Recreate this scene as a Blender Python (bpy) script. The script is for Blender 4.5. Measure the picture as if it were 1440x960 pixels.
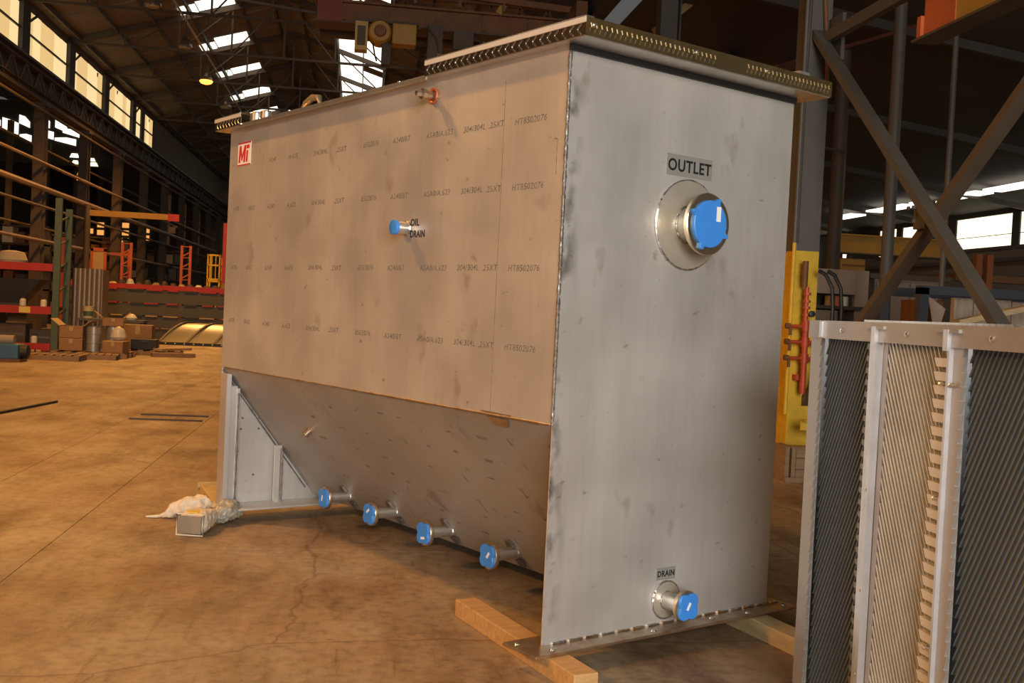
import bpy, math, random
from mathutils import Vector, Matrix
random.seed(7)
for o in list(bpy.data.objects): bpy.data.objects.remove(o)
S = bpy.context.scene; COL = S.collection
PI = math.pi; R = math.radians

# ---------------------------------------------------------------- camera, world, big lights, exposure
cd = bpy.data.cameras.new('camera'); cam = bpy.data.objects.new('camera', cd); COL.objects.link(cam)
cd.sensor_width = 36.0; cd.lens = 36.0 * 1533.14 / 1440.0; cd.clip_end = 300; cd.clip_start = .05
yaw, pitch, roll = R(8.2), -.0276, .049
F = Vector((math.sin(yaw) * math.cos(pitch), math.cos(yaw) * math.cos(pitch), math.sin(pitch)))
R0 = Vector((math.cos(yaw), -math.sin(yaw), 0)); U0 = R0.cross(F)
RR = R0 * math.cos(roll) + U0 * math.sin(roll); UU = U0 * math.cos(roll) - R0 * math.sin(roll)
cam.matrix_world = Matrix(((RR.x, UU.x, -F.x, 0), (RR.y, UU.y, -F.y, 0), (RR.z, UU.z, -F.z, 1.6), (0, 0, 0, 1)))
S.camera = cam
W = bpy.data.worlds.new('world'); S.world = W; W.use_nodes = True
W.node_tree.nodes['Background'].inputs[0].default_value = (.92, .90, .86, 1)
W.node_tree.nodes['Background'].inputs[1].default_value = .10
S.view_settings.view_transform = 'Standard'; S.view_settings.look = 'None'
S.view_settings.gamma = 1; S.view_settings.use_curve_mapping = False; S.view_settings.exposure = 0.0

def area(name, loc, target, sx, sy, power, col):
    l = bpy.data.lights.new(name, 'AREA'); l.shape = 'RECTANGLE'; l.size = sx; l.size_y = sy; l.energy = power; l.color = col
    o = bpy.data.objects.new(name, l); COL.objects.link(o); o.location = loc
    o.rotation_euler = (Vector(target) - Vector(loc)).to_track_quat('-Z', 'Y').to_euler(); return o
# daylight from the large shop door behind the photographer
area('door_daylight', (.9, -9.0, 3.8), (1.6, 6, 1.5), 5.5, 6, 2050, (1.0, .98, .93))

# ---------------------------------------------------------------- materials
MATS = {}
def mat(name, col, rough=.6, metal=0, noise=0, nscale=3, col2=None, stretch=(1, 1, 1), emit=None, estr=1, bump=0, spec=.5, bscale=40):
    if name in MATS: return MATS[name]
    m = bpy.data.materials.new(name); m.use_nodes = True; nt = m.node_tree; b = nt.nodes['Principled BSDF']
    b.inputs['Roughness'].default_value = rough; b.inputs['Metallic'].default_value = metal
    b.inputs['Specular IOR Level'].default_value = spec
    b.inputs['Base Color'].default_value = (*col, 1)
    if emit:
        b.inputs['Emission Color'].default_value = (*emit, 1); b.inputs['Emission Strength'].default_value = estr
    if noise or bump:
        tc = nt.nodes.new('ShaderNodeTexCoord'); mp = nt.nodes.new('ShaderNodeMapping'); mp.inputs['Scale'].default_value = stretch
        nt.links.new(tc.outputs['Object'], mp.inputs[0])
    if noise:
        c2 = col2 or tuple(c * .55 for c in col)
        n = nt.nodes.new('ShaderNodeTexNoise'); n.inputs['Scale'].default_value = nscale; n.inputs['Detail'].default_value = 6; n.inputs['Roughness'].default_value = .65
        r = nt.nodes.new('ShaderNodeValToRGB'); r.color_ramp.elements[0].position = .5 - .25 / max(noise, .01) * .6; r.color_ramp.elements[1].position = .5 + .25 / max(noise, .01) * .4
        r.color_ramp.elements[0].color = (*c2, 1); r.color_ramp.elements[1].color = (*col, 1)
        nt.links.new(mp.outputs[0], n.inputs['Vector']); nt.links.new(n.outputs['Fac'], r.inputs[0]); nt.links.new(r.outputs[0], b.inputs['Base Color'])
    if bump:
        n2 = nt.nodes.new('ShaderNodeTexNoise'); n2.inputs['Scale'].default_value = bscale; n2.inputs['Detail'].default_value = 4
        bp = nt.nodes.new('ShaderNodeBump'); bp.inputs['Strength'].default_value = bump; bp.inputs['Distance'].default_value = .01
        nt.links.new(mp.outputs[0], n2.inputs['Vector']); nt.links.new(n2.outputs['Fac'], bp.inputs['Height']); nt.links.new(bp.outputs[0], b.inputs['Normal'])
    MATS[name] = m; return m

def floor_material():
    m = bpy.data.materials.new('shop_floor'); m.use_nodes = True; nt = m.node_tree; b = nt.nodes['Principled BSDF']
    g = nt.nodes.new('ShaderNodeNewGeometry')
    def noise(scale, stretch, detail=6):
        mp = nt.nodes.new('ShaderNodeMapping'); mp.inputs['Scale'].default_value = stretch; nt.links.new(g.outputs['Position'], mp.inputs[0])
        n = nt.nodes.new('ShaderNodeTexNoise'); n.inputs['Scale'].default_value = scale; n.inputs['Detail'].default_value = detail; n.inputs['Roughness'].default_value = .65
        nt.links.new(mp.outputs[0], n.inputs['Vector']); return n
    def ramp(src, stops):
        r = nt.nodes.new('ShaderNodeValToRGB'); e = r.color_ramp.elements
        e[0].position, e[0].color = stops[0][0], (*stops[0][1], 1); e[1].position, e[1].color = stops[-1][0], (*stops[-1][1], 1)
        for p, c in stops[1:-1]:
            k = e.new(p); k.color = (*c, 1)
        nt.links.new(src.outputs['Fac'], r.inputs[0]); return r
    def mix(a, b_, fac, mode='MULTIPLY'):
        x = nt.nodes.new('ShaderNodeMix'); x.data_type = 'RGBA'; x.blend_type = mode; x.inputs[0].default_value = fac
        nt.links.new(a.outputs[0] if a.bl_idname != 'ShaderNodeMix' else a.outputs[2], x.inputs[6]); nt.links.new(b_.outputs[0], x.inputs[7]); return x
    base = ramp(noise(.55, (1, .5, 1)), [(.32, (.25, .185, .115)), (.5, (.38, .295, .185)), (.68, (.46, .36, .23))])
    st = ramp(noise(1.6, (1, .45, 1), 8), [(.33, (.40, .33, .27)), (.44, (.78, .73, .67)), (.56, (1, 1, 1))])
    fine = ramp(noise(14, (1, 1, 1), 8), [(.30, (.60, .57, .54)), (.52, (1, 1, 1)), (.75, (1.15, 1.15, 1.12))])
    spk = ramp(noise(60, (1, 1, 1), 3), [(.0, (1, 1, 1)), (.70, (1, 1, 1)), (.78, (1.35, 1.35, 1.3))])
    red = ramp(noise(.9, (.7, .7, 1), 5), [(.40, (1, 1, 1)), (.58, (.86, .70, .60)), (.70, (.72, .60, .54))])
    scr = ramp(noise(5, (3.5, .35, 1), 7), [(.30, (.66, .60, .55)), (.40, (.95, .94, .92)), (.5, (1, 1, 1))])
    sm = ramp(noise(.75, (2.2, .5, 1), 9), [(.33, (.42, .35, .29)), (.39, (.80, .76, .72)), (.45, (1, 1, 1))])
    dn = noise(1.3, (1, 1, 1), 4); wv = nt.nodes.new('ShaderNodeMix'); wv.data_type = 'RGBA'; wv.inputs[0].default_value = .22
    nt.links.new(g.outputs['Position'], wv.inputs[6]); nt.links.new(dn.outputs['Color'], wv.inputs[7])
    vo = nt.nodes.new('ShaderNodeTexVoronoi'); vo.feature = 'DISTANCE_TO_EDGE'; vo.inputs['Scale'].default_value = .42; nt.links.new(wv.outputs[2], vo.inputs['Vector'])
    cr_r = nt.nodes.new('ShaderNodeValToRGB'); e = cr_r.color_ramp.elements; e[0].position = 0; e[0].color = (.55, .48, .42, 1); e[1].position = .0035; e[1].color = (1, 1, 1, 1)
    nt.links.new(vo.outputs['Distance'], cr_r.inputs[0])
    x = mix(mix(mix(mix(mix(mix(mix(base, scr, .9), st, .85), fine, .85), spk, .7), red, .8), sm, .9), cr_r, .8)
    nt.links.new(x.outputs[2], b.inputs['Base Color'])
    rr = ramp(noise(2.2, (1, .6, 1)), [(.35, (.42,) * 3), (.65, (.72,) * 3)]); nt.links.new(rr.outputs[0], b.inputs['Roughness'])
    bp = nt.nodes.new('ShaderNodeBump'); bp.inputs['Strength'].default_value = .25; bp.inputs['Distance'].default_value = .01
    nt.links.new(noise(9, (1, 1, 1)).outputs['Fac'], bp.inputs['Height']); nt.links.new(bp.outputs[0], b.inputs['Normal'])
    return m
FLOOR = floor_material()
def steel_material(name, c_hi, c_lo, metal, rough, streak=(9, 9, .7), edge=None):
    """mill-finish stainless plate: faint rolling streaks, cloudy stain patches and handling smudges"""
    m = bpy.data.materials.new(name); m.use_nodes = True; nt = m.node_tree; b = nt.nodes['Principled BSDF']
    tc = nt.nodes.new('ShaderNodeTexCoord')
    def noise(scale, stretch, lo, hi, clo, chi):
        mp = nt.nodes.new('ShaderNodeMapping'); mp.inputs['Scale'].default_value = stretch; nt.links.new(tc.outputs['Object'], mp.inputs[0])
        n = nt.nodes.new('ShaderNodeTexNoise'); n.inputs['Scale'].default_value = scale; n.inputs['Detail'].default_value = 5
        nt.links.new(mp.outputs[0], n.inputs['Vector'])
        r = nt.nodes.new('ShaderNodeValToRGB'); r.color_ramp.elements[0].position = lo; r.color_ramp.elements[1].position = hi
        r.color_ramp.elements[0].color = (*clo, 1); r.color_ramp.elements[1].color = (*chi, 1); nt.links.new(n.outputs['Fac'], r.inputs[0]); return r
    a = noise(1.1, (1, 1, 1), .35, .65, c_lo, c_hi)
    s = noise(3, streak, .3, .6, (.955, .95, .945), (1, 1, 1))
    d = noise(2.6, (1.3, 1.3, 1), .25, .36, (.62, .58, .54), (1, 1, 1))
    f = noise(11, (1, 1, 1.8), .24, .33, (.62, .58, .55), (1, 1, 1))
    cur = a.outputs[0]
    for k in (s, d, f):
        x = nt.nodes.new('ShaderNodeMix'); x.data_type = 'RGBA'; x.blend_type = 'MULTIPLY'; x.inputs[0].default_value = 1
        nt.links.new(cur, x.inputs[6]); nt.links.new(k.outputs[0], x.inputs[7]); cur = x.outputs[2]
    if edge:                                            # handling soot beside the corner weld
        sx = nt.nodes.new('ShaderNodeSeparateXYZ'); nt.links.new(tc.outputs['Object'], sx.inputs[0])
        mr = nt.nodes.new('ShaderNodeMapRange'); mr.inputs[1].default_value = .0; mr.inputs[2].default_value = edge; mr.inputs[3].default_value = 1; mr.inputs[4].default_value = 0; nt.links.new(sx.outputs[0], mr.inputs[0])
        k = noise(4.5, (1.5, 1, 1.1), .50, .64, (0, 0, 0), (1, 1, 1)); mu = nt.nodes.new('ShaderNodeMath'); mu.operation = 'MULTIPLY'; nt.links.new(mr.outputs[0], mu.inputs[0]); nt.links.new(k.outputs[0], mu.inputs[1])
        x = nt.nodes.new('ShaderNodeMix'); x.data_type = 'RGBA'; nt.links.new(mu.outputs[0], x.inputs[0]); nt.links.new(cur, x.inputs[6]); x.inputs[7].default_value = (.13, .11, .09, 1); cur = x.outputs[2]
    nt.links.new(cur, b.inputs['Base Color']); b.inputs['Metallic'].default_value = metal
    rr = noise(2, (1, 1, 1), .3, .7, (rough - .08,) * 3, (rough + .08,) * 3); nt.links.new(rr.outputs[0], b.inputs['Roughness'])
    MATS[name] = m; return m
STEEL = steel_material('stainless_plate', (.74, .71, .67), (.63, .60, .56), .72, .52)
STEELE = steel_material('stainless_end_plate', (.76, .73, .69), (.65, .62, .58), .72, .52, (9, 9, .7), .10)
HOPSHADE = steel_material('hopper_plate_shaded', (.44, .415, .38), (.35, .325, .295), .45, .5)  # same steel as the walls; shade of the downward slope put into the colour
BRIGHT = mat('bright_stainless', (.78, .75, .70), .24, .95, .6, 12, (.55, .50, .44), bump=.08)
PIPE = mat('pipe_stainless', (.74, .71, .66), .32, .85, .5, 8, (.5, .46, .4))
HEAT = mat('heat_tinted_stainless', (.62, .50, .36), .3, .9, .7, 9, (.38, .24, .14))
TREAD = mat('tread_plate', (.62, .58, .52), .22, 1.0, .5, 6, (.45, .42, .38))
TREADGLINT = mat('tread_sodium_glint', (.46, .34, .16), .26, .9, .6, 14, (.30, .22, .10))  # tread steel with the reflected sodium light painted in as gold
EDGELIT = mat('cover_edge_lamplit', (.82, .76, .66), .35, .3)  # lamp reflection along the folded edge, painted as a pale colour
PADM = mat('pad_stainless', (.66, .60, .50), .36, .6, .5, 5, (.55, .48, .38))
WELD = mat('weld_bead', (.75, .72, .68), .3, .9, .8, 60, (.25, .22, .2), bump=.3)
WELDD = mat('dark_weld', (.22, .18, .15), .55, .5, .7, 40, (.10, .08, .07))
BLUE = mat('blue_plastic', (.05, .27, .78), .38, 0, .3, 10, (.04, .21, .62))
WHITE = mat('white_label', (.85, .85, .83), .5)
RED = mat('red_print', (.62, .03, .03), .5)
SIGN = mat('grey_sign', (.24, .23, .21), .5, 0, .3, 20, (.21, .20, .18))
BLACK = mat('black_print', (.012, .012, .012), .5)
MILL = mat('mill_print', (.13, .105, .08), .6, .1, .9, 30, (.33, .29, .24))
SMUDGE = mat('scuff_print', (.16, .135, .11), .6, .1, .8, 25, (.30, .265, .23))
WOOD = mat('timber', (.56, .33, .13), .65, 0, .8, 6, (.42, .23, .08), (6, 1, 6), bump=.15)
WOODP = mat('pale_timber', (.60, .45, .24), .7, 0, .8, 6, (.46, .33, .16), (1, 1, 6), bump=.15)
CRATE = mat('crate_wood', (.30, .185, .095), .75, 0, .8, 5, (.21, .125, .06), (1, 1, 5))
BOXW = mat('grey_plank', (.46, .36, .27), .75, 0, .8, 4, (.34, .25, .18), (4, 1, 1))
CARD = mat('cardboard', (.33, .185, .08), .8, 0, .4, 4, (.26, .14, .06))
CARDIN = mat('cardboard_tan', (.45, .30, .14), .8)
LAM = mat('lamella_sheet', (.82, .81, .76), .40, .4, .5, 3, (.50, .49, .46))
LAMSHADE = mat('lamella_shaded', (.19, .225, .25), .38, .3, .6, 2.5, (.13, .155, .175), (1, 1, .35))  # same steel as the bright plates; underside shade and dark reflection painted in
TABM = mat('tab_cream', (.72, .70, .67), .4, .25)
LAMM = mat('lamella_mid', (.46, .46, .45), .38, .5, .5, 3, (.38, .38, .37))
LAMF = mat('pack_frame', (.45, .41, .37), .42, .5, .5, 4, (.37, .33, .29))
LAMG = mat('galvanised', (.78, .81, .86), .3, .7, .5, 8, (.58, .58, .6))
BOLT = mat('bolt_zinc', (.8, .78, .74), .22, .95)
YEL = mat('safety_yellow', (.78, .47, .015), .55, 0, .6, 4, (.50, .30, .015))
YELD = mat('crane_yellow', (.40, .22, .03), .55, 0, .5, 2, (.29, .15, .02))
REDP = mat('red_paint', (.46, .03, .015), .5, 0, .5, 3, (.33, .02, .012))
ORG = mat('orange_paint', (.52, .115, .03), .5, 0, .5, 3, (.40, .08, .02))
PIPER = mat('red_pipe', (.52, .075, .02), .5, .1, .5, 9, (.36, .05, .02))
GRN = mat('rack_green', (.085, .125, .08), .6, 0, .5, 4, (.06, .09, .06))
GST = mat('grey_steel', (.125, .112, .095), .6, .2, .5, 3, (.09, .08, .066))
BRN = mat('brown_steel', (.10, .072, .05), .65, .2, .6, 2, (.065, .045, .03))
DRK = mat('dark_steel', (.07, .06, .05), .65, .2, .5, 2, (.045, .038, .03))
RUST = mat('rust_steel', (.20, .085, .03), .65, .2, .6, 3, (.12, .05, .02))
BEAMG = mat('beam_paint', (.085, .08, .06), .55, .1, .5, 1.5, (.08, .075, .055))
ROOF = mat('roof_deck', (.23, .18, .13), .8, 0, .6, .6, (.15, .115, .08))
SIDING = mat('wall_siding', (.17, .125, .09), .8, 0, .6, .5, (.12, .09, .065))
DARKW = mat('dark_wall', (.06, .05, .04), .85, 0, .5, .5, (.04, .034, .028))
CYL = mat('corrugated_sheet', (.33, .26, .18), .45, .5, .5, 2, (.25, .19, .13))
ARCH = mat('arched_cover', (.28, .26, .22), .34, .6, .5, 1, (.21, .19, .155))
BLKP = mat('black_plastic', (.015, .015, .015), .5)
BLUEP = mat('blue_machine', (.04, .13, .22), .55, 0, .5, 4, (.03, .09, .16))
BAG = mat('bag_paper', (.74, .66, .52), .55, 0, .7, 9, (.60, .50, .36), bump=.5, bscale=18)
BAGD = mat('bag_inside', (.26, .21, .14), .7, 0, .6, 6, (.18, .14, .09))
PINK = mat('primer_plate', (.55, .38, .30), .6, 0, .5, 3, (.45, .30, .23))
NAVY = mat('navy_frame', (.045, .05, .065), .55)
CREAM = mat('cabinet_cream', (.36, .29, .23), .6, 0, .4, 2, (.30, .24, .19))
PALE = mat('pale_bucket', (.62, .60, .46), .5)
GLASSW = mat('fiberglass_pane', (.12, .1, .06), .6, emit=(1.0, .66, .27), estr=.82)
GLASSW2 = mat('fiberglass_pane_pale', (.12, .1, .06), .6, emit=(1.0, .74, .36), estr=.98)
SKYL = mat('skylight_pane', (.9, .9, .85), .6, emit=(1.0, .94, .82), estr=1.6)
WINR = mat('daylit_pane', (.9, .9, .8), .6, emit=(1.0, .90, .66), estr=1.5)
AMB = mat('amber_pane', (.8, .5, .2), .6, emit=(1.0, .42, .10), estr=.9)
LAMP = mat('sodium_bulb', (1, .6, .3), .5, emit=(1.0, .24, .035), estr=5)
LAMPW = mat('dull_lens', (.4, .33, .2), .25)
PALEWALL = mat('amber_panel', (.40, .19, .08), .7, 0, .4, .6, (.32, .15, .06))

# ---------------------------------------------------------------- mesh helpers
class MB:
    def __init__(s): s.v = []; s.f = []
    def add(s, vs, fs):
        n = len(s.v); s.v += [tuple(v) for v in vs]; s.f += [tuple(i + n for i in f) for f in fs]; return s
    def box(s, a, b):
        (x0, y0, z0), (x1, y1, z1) = a, b
        return s.add([(x0, y0, z0), (x1, y0, z0), (x1, y1, z0), (x0, y1, z0), (x0, y0, z1), (x1, y0, z1), (x1, y1, z1), (x0, y1, z1)],
                     [(0, 3, 2, 1), (4, 5, 6, 7), (0, 1, 5, 4), (1, 2, 6, 5), (2, 3, 7, 6), (3, 0, 4, 7)])
    def bar(s, p, q, w, h, up=(0, 0, 1)):
        p, q = Vector(p), Vector(q); d = (q - p).normalized(); up = Vector(up)
        if abs(d.dot(up)) > .99: up = Vector((1, 0, 0))
        a = d.cross(up).normalized() * w / 2; b = a.cross(d).normalized() * h / 2
        vs = [p - a - b, p + a - b, p + a + b, p - a + b, q - a - b, q + a - b, q + a + b, q - a + b]
        return s.add(vs, [(0, 1, 2, 3), (7, 6, 5, 4), (0, 4, 5, 1), (1, 5, 6, 2), (2, 6, 7, 3), (3, 7, 4, 0)])
    def ibeam(s, p, q, w, h, t=.02, up=(0, 0, 1)):
        p, q = Vector(p), Vector(q); d = (q - p).normalized(); u = Vector(up)
        a = d.cross(u).normalized(); b = a.cross(d).normalized()
        s.bar(p + b * (h / 2 - t / 2), q + b * (h / 2 - t / 2), w, t, up); s.bar(p - b * (h / 2 - t / 2), q - b * (h / 2 - t / 2), w, t, up)
        return s.bar(p, q, t, h - 2 * t, up)
    def rings(s, rings, close=True, cap=True):
        n = len(rings[0]); base = len(s.v)
        for r in rings: s.v += [tuple(x) for x in r]
        for i in range(len(rings) - 1):
            for j in range(n if close else n - 1):
                k = (j + 1) % n; s.f.append((base + i * n + j, base + i * n + k, base + (i + 1) * n + k, base + (i + 1) * n + j))
        if cap:
            s.f.append(tuple(base + j for j in reversed(range(n)))); e = base + (len(rings) - 1) * n; s.f.append(tuple(e + j for j in range(n)))
        return s
    def tube(s, pts, r, n=10, cap=True):
        pts = [Vector(p) for p in pts]; rs = r if isinstance(r, (list, tuple)) else [r] * len(pts); out = []
        for i, p in enumerate(pts):
            d = (pts[min(i + 1, len(pts) - 1)] - pts[max(i - 1, 0)]).normalized()
            up = Vector((0, 0, 1)) if abs(d.z) < .9 else Vector((1, 0, 0))
            a = d.cross(up).normalized(); b = a.cross(d)
            out.append([p + (a * math.cos(2 * PI * k / n) + b * math.sin(2 * PI * k / n)) * rs[i] for k in range(n)])
        return s.rings(out, True, cap)
    def lathe(s, o, ax, prof, n=32, cap=True):
        """prof: list of (distance along ax, radius)"""
        o, ax = Vector(o), Vector(ax).normalized(); up = Vector((0, 0, 1)) if abs(ax.z) < .9 else Vector((1, 0, 0))
        a = ax.cross(up).normalized(); b = a.cross(ax)
        return s.rings([[o + ax * t + (a * math.cos(2 * PI * k / n) + b * math.sin(2 * PI * k / n)) * r for k in range(n)] for t, r in prof], True, cap)
    def prism(s, poly, d):
        """poly: 3-D points, extruded by vector d"""
        d = Vector(d); n = len(poly); return s.add([Vector(p) for p in poly] + [Vector(p) + d for p in poly],
            [tuple(reversed(range(n))), tuple(range(n, 2 * n))] + [(i, (i + 1) % n, n + (i + 1) % n, n + i) for i in range(n)])
    def mesh(s, name, m, smooth=False):
        me = bpy.data.meshes.new(name); me.from_pydata(s.v, [], s.f); me.update()
        import bmesh
        bm = bmesh.new(); bm.from_mesh(me); bmesh.ops.recalc_face_normals(bm, faces=bm.faces); bm.to_mesh(me); bm.free()
        me.materials.append(m)
        if smooth:
            for p in me.polygons: p.use_smooth = True
            if hasattr(me, 'set_sharp_from_angle'): me.set_sharp_from_angle(angle=R(35))
        return me
    def build(s, name, m, parent=None, smooth=False, bevel=0):
        o = bpy.data.objects.new(name, s.mesh(name, m, smooth)); COL.objects.link(o); o.parent = parent
        if bevel:
            bv = o.modifiers.new('bevel', 'BEVEL'); bv.width = bevel; bv.segments = 2; bv.limit_method = 'ANGLE'
        return o
def tag(o, label=None, cat=None, group=None, kind=None):
    if label: o['label'] = label
    if cat: o['category'] = cat
    if group: o['group'] = group
    if kind: o['kind'] = kind
    return o
def empty(name, loc=(0, 0, 0), rz=0, **k):
    o = bpy.data.objects.new(name, None); COL.objects.link(o); o.location = loc; o.rotation_euler.z = rz; o.empty_display_size = .1
    return tag(o, **k)
def dup(o, parent=None, loc=None, rot=None):
    c = o.copy(); COL.objects.link(c); c.parent = parent
    if loc is not None: c.location = loc
    if rot is not None: c.rotation_euler = rot
    for ch in [x for x in COL.objects if x.parent == o]: dup(ch, c)
    return c
def text(name, body, size, m, parent, mw, bold=0, shear=0, sx=1, align='LEFT', depth=.0006):
    cu = bpy.data.curves.new(name, 'FONT'); cu.body = body; cu.size = size; cu.offset = bold; cu.shear = shear; cu.extrude = depth; cu.align_x = align; cu.resolution_u = 3; cu.space_character = 1.08
    t = bpy.data.objects.new('tmp_text', cu); COL.objects.link(t)
    me = bpy.data.meshes.new_from_object(t.evaluated_get(bpy.context.evaluated_depsgraph_get())); me.name = name
    bpy.data.objects.remove(t); me.materials.clear(); me.materials.append(m)
    me.transform(mw @ Matrix.Diagonal((sx, 1, 1, 1)))
    o = bpy.data.objects.new(name, me); COL.objects.link(o); o.parent = parent; return o
def frame(o, x, y, z):
    """matrix whose columns are the text's right, up and outward directions"""
    o, x, y, z = Vector(o), Vector(x), Vector(y), Vector(z)
    return Matrix(((x.x, y.x, z.x, o.x), (x.y, y.y, z.y, o.y), (x.z, y.z, z.z, o.z), (0, 0, 0, 1)))

# ---------------------------------------------------------------- THE SETTING
XL, XR, SP, Y0 = -11.6, 4.88, 6.05, 39.3             # clerestory wall, right column line, bay spacing, a column position
ROOFK, EAVE, XRIDGE = .30, 11.3, -3.36
def rz_(x): return EAVE + ROOFK * ((x - XL) if x < XRIDGE else (2 * XRIDGE - XL - x))
BAYS = [Y0 + SP * k for k in range(-8, 10)]           # -9.1 .. 93.75
# floor: a sunk base with cast slabs as pieces
fl = MB().box((-24, -12, -.2), (24, 96, -.012)).build('floor', mat('joint_dirt', (.09, .065, .04), .9)); tag(fl, 'brown stained shop floor of cast slabs with open joints', kind='structure')
xs = [-24, -7.4, -2.82, -1.84, 3.1, 8.5, 24]; G = .0028
for i in range(6):
    ys = [-12, .6, 5.2, 9.9, 14.4, 20.3, 26.2, 32, 38, 50, 65, 96] if i != 2 else [-12, 4.1, 8.4, 12.2, 14.3, 14.9, 19, 24, 30, 38, 52, 96]
    if i in (3, 4): ys = [-12, -.5, 3.6, 7.1, 11.6, 16.6, 23, 30, 42, 60, 96]
    for a, b in zip(ys, ys[1:]):
        MB().box((xs[i] + G, a + G, -.011), (xs[i + 1] - G, b - G, 0)).build('slab', FLOOR, fl)
# roof: panels, purlins, skylights
ce = MB().box((XL - .3, -12, rz_(XL) + .55), (XL + .1, 96, rz_(XL) + .62)).build('ceiling', DRK); tag(ce, 'dark gabled shop roof on steel trusses', kind='structure')
def slope_panel(x0, x1, y0, y1, name, m, parent, dz=0, t=.05):
    return MB().add([(x0, y0, rz_(x0) + dz), (x1, y0, rz_(x1) + dz), (x1, y1, rz_(x1) + dz), (x0, y1, rz_(x0) + dz),
                     (x0, y0, rz_(x0) + dz + t), (x1, y0, rz_(x1) + dz + t), (x1, y1, rz_(x1) + dz + t), (x0, y1, rz_(x0) + dz + t)],
                    [(0, 3, 2, 1), (4, 5, 6, 7), (0, 1, 5, 4), (1, 2, 6, 5), (2, 3, 7, 6), (3, 0, 4, 7)]).build(name, m, parent)
for k, y in enumerate(BAYS):
    for j in range(4):                                  # four deck sheets per bay on each slope
        ya = y + SP * j / 4 + .02; yb = y + SP * (j + 1) / 4 - .02
        dz = .16 + (.04 if (j + k) % 2 else 0)
        if j == 3 and 39 < y:
            slope_panel(XL, -7.45, ya, yb, 'roof_panel', ROOF, ce, dz); slope_panel(-5.3, XRIDGE, ya, yb, 'roof_panel', ROOF, ce, dz)
            s1 = slope_panel(-6.72, -5.35, ya - .12, yb, 'skylight_pane', SKYL, ce, dz); s2 = slope_panel(-7.4, -6.76, ya + .35, yb + .1, 'skylight_pane', SKYL, ce, dz - .05)
            slope_panel(-7.45, -6.74, ya, ya + .4, 'roof_panel', ROOF, ce, dz)
        else: slope_panel(XL, XRIDGE, ya, yb, 'roof_panel', ROOF, ce, dz)
        if 36 < y:
            slope_panel(XRIDGE, -1.35, ya, yb, 'roof_panel', ROOF, ce, dz); slope_panel(.82, XR + .4, ya, yb, 'roof_panel', ROOF, ce, dz)
            slope_panel(-1.3, -.22, ya, yb, 'skylight_pane', SKYL, ce, dz)
            slope_panel(-.16, .78, ya, yb, 'skylight_pane' if j + k % 2 != 1 else 'roof_panel', SKYL if j + k % 2 != 1 else ROOF, ce, dz)
        else: slope_panel(XRIDGE, XR + .4, ya, yb, 'roof_panel', ROOF, ce, dz)
for x in [-11.2, -9.8, -8.4, -7.0, -5.1, -3.9, -2.8, -1.4, .9, 2.2, 3.6]:
    z = rz_(x) + .07; MB().bar((x, -10, z), (x, 95, z), .08, .18).build('purlin', BRN, ce)
# trusses
def make_truss():
    t = empty('roof_truss', (0, 0, 0))
    zb = EAVE + .05
    MB().bar((XL + .3, 0, zb), (XR - .1, 0, zb), .09, .09).build('bottom_chord', BRN, t)
    for a, b in ((XL + .1, XRIDGE), (XRIDGE, XR - .1)):
        MB().bar((a, 0, rz_(a) + .05), (b, 0, rz_(b) + .05), .16, .2).build('top_chord', BRN, t)
    px = [XL + 2.06 * i for i in range(1, 8)]
    for i, x in enumerate(px):
        MB().bar((x, 0, zb), (x, 0, rz_(x)), .06, .07).build('web_post', BRN, t)
        x2 = px[i + 1] if x < XRIDGE - 1 else (px[i - 1] if x > XRIDGE + 1 else None)
        if x2 is not None: MB().bar((x, 0, zb), (x2, 0, rz_(x2)), .045, .05).build('web_diagonal', BRN, t)
    return t
tr = make_truss(); tag(tr, 'slender steel roof truss spanning the bay under the gabled deck', 'truss', 'roof trusses of the main bay')
tr.location.y = Y0
for y in BAYS:
    if 26 < y < 80 and abs(y - Y0) > .1: dup(tr, None, (0, y, 0))
# left wall above the aisle: clerestory windows, siding, runway girder, columns
wl = MB().box((XL - .12, -10, 8.1), (XL, 96, 9.5)).build('wall_left', SIDING); tag(wl, 'dark siding band of the left wall under the clerestory', kind='structure')
MB().box((XL - .12, -10, 11.15), (XL, 96, 11.7)).build('fascia', SIDING, wl)
MB().box((XL - .12, 63.9, 9.5), (XL, 96, 11.15)).build('siding_panel', SIDING, wl)
MB().box((XL - .12, -10, 9.5), (XL, 27.1, 11.15)).build('siding_panel', SIDING, wl)
nwin = 0
for y in BAYS:
    if not 26 < y < 60: continue
    nwin += 1
    w = empty('window_%d' % nwin, (XL, y, 9.5)); tag(w, 'tall clerestory window of yellowed fibreglass sheets', kind='structure')
    half = abs(y - (Y0 + 3 * SP)) < .1
    ya, yb = .42, SP - .42
    n = 6
    for i in range(n):
        if half and i in (2,): continue
        a = ya + (yb - ya) * i / n; b = ya + (yb - ya) * (i + 1) / n - .05
        MB().box((-.05, a, .03), (-.03 + .015 * (i % 2), b, 1.66)).build('window_pane', [GLASSW, GLASSW2, GLASSW2, GLASSW, GLASSW2, GLASSW][(i + nwin) % 6], w)
    MB().bar((.03, ya - .1, .82), (.03, yb + .1, .82), .06, .06).build('mullion', DRK, w)
    MB().bar((.05, ya - .3, 1.05), (.05, ya + 1.1, 1.7), .06, .07).build('brace', DRK, w)
    MB().box((-.08, -.42, -.05), (.12, .42, 1.72)).build('post', DRK, w)
    if half: MB().box((-.06, ya + (yb - ya) / 3, 0), (.05, ya + (yb - ya) / 2, 1.7)).build('post', DRK, w)
    MB().box((-.06, -.2, -.06), (.08, SP + .2, .02)).build('sill', DRK, w)
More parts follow.
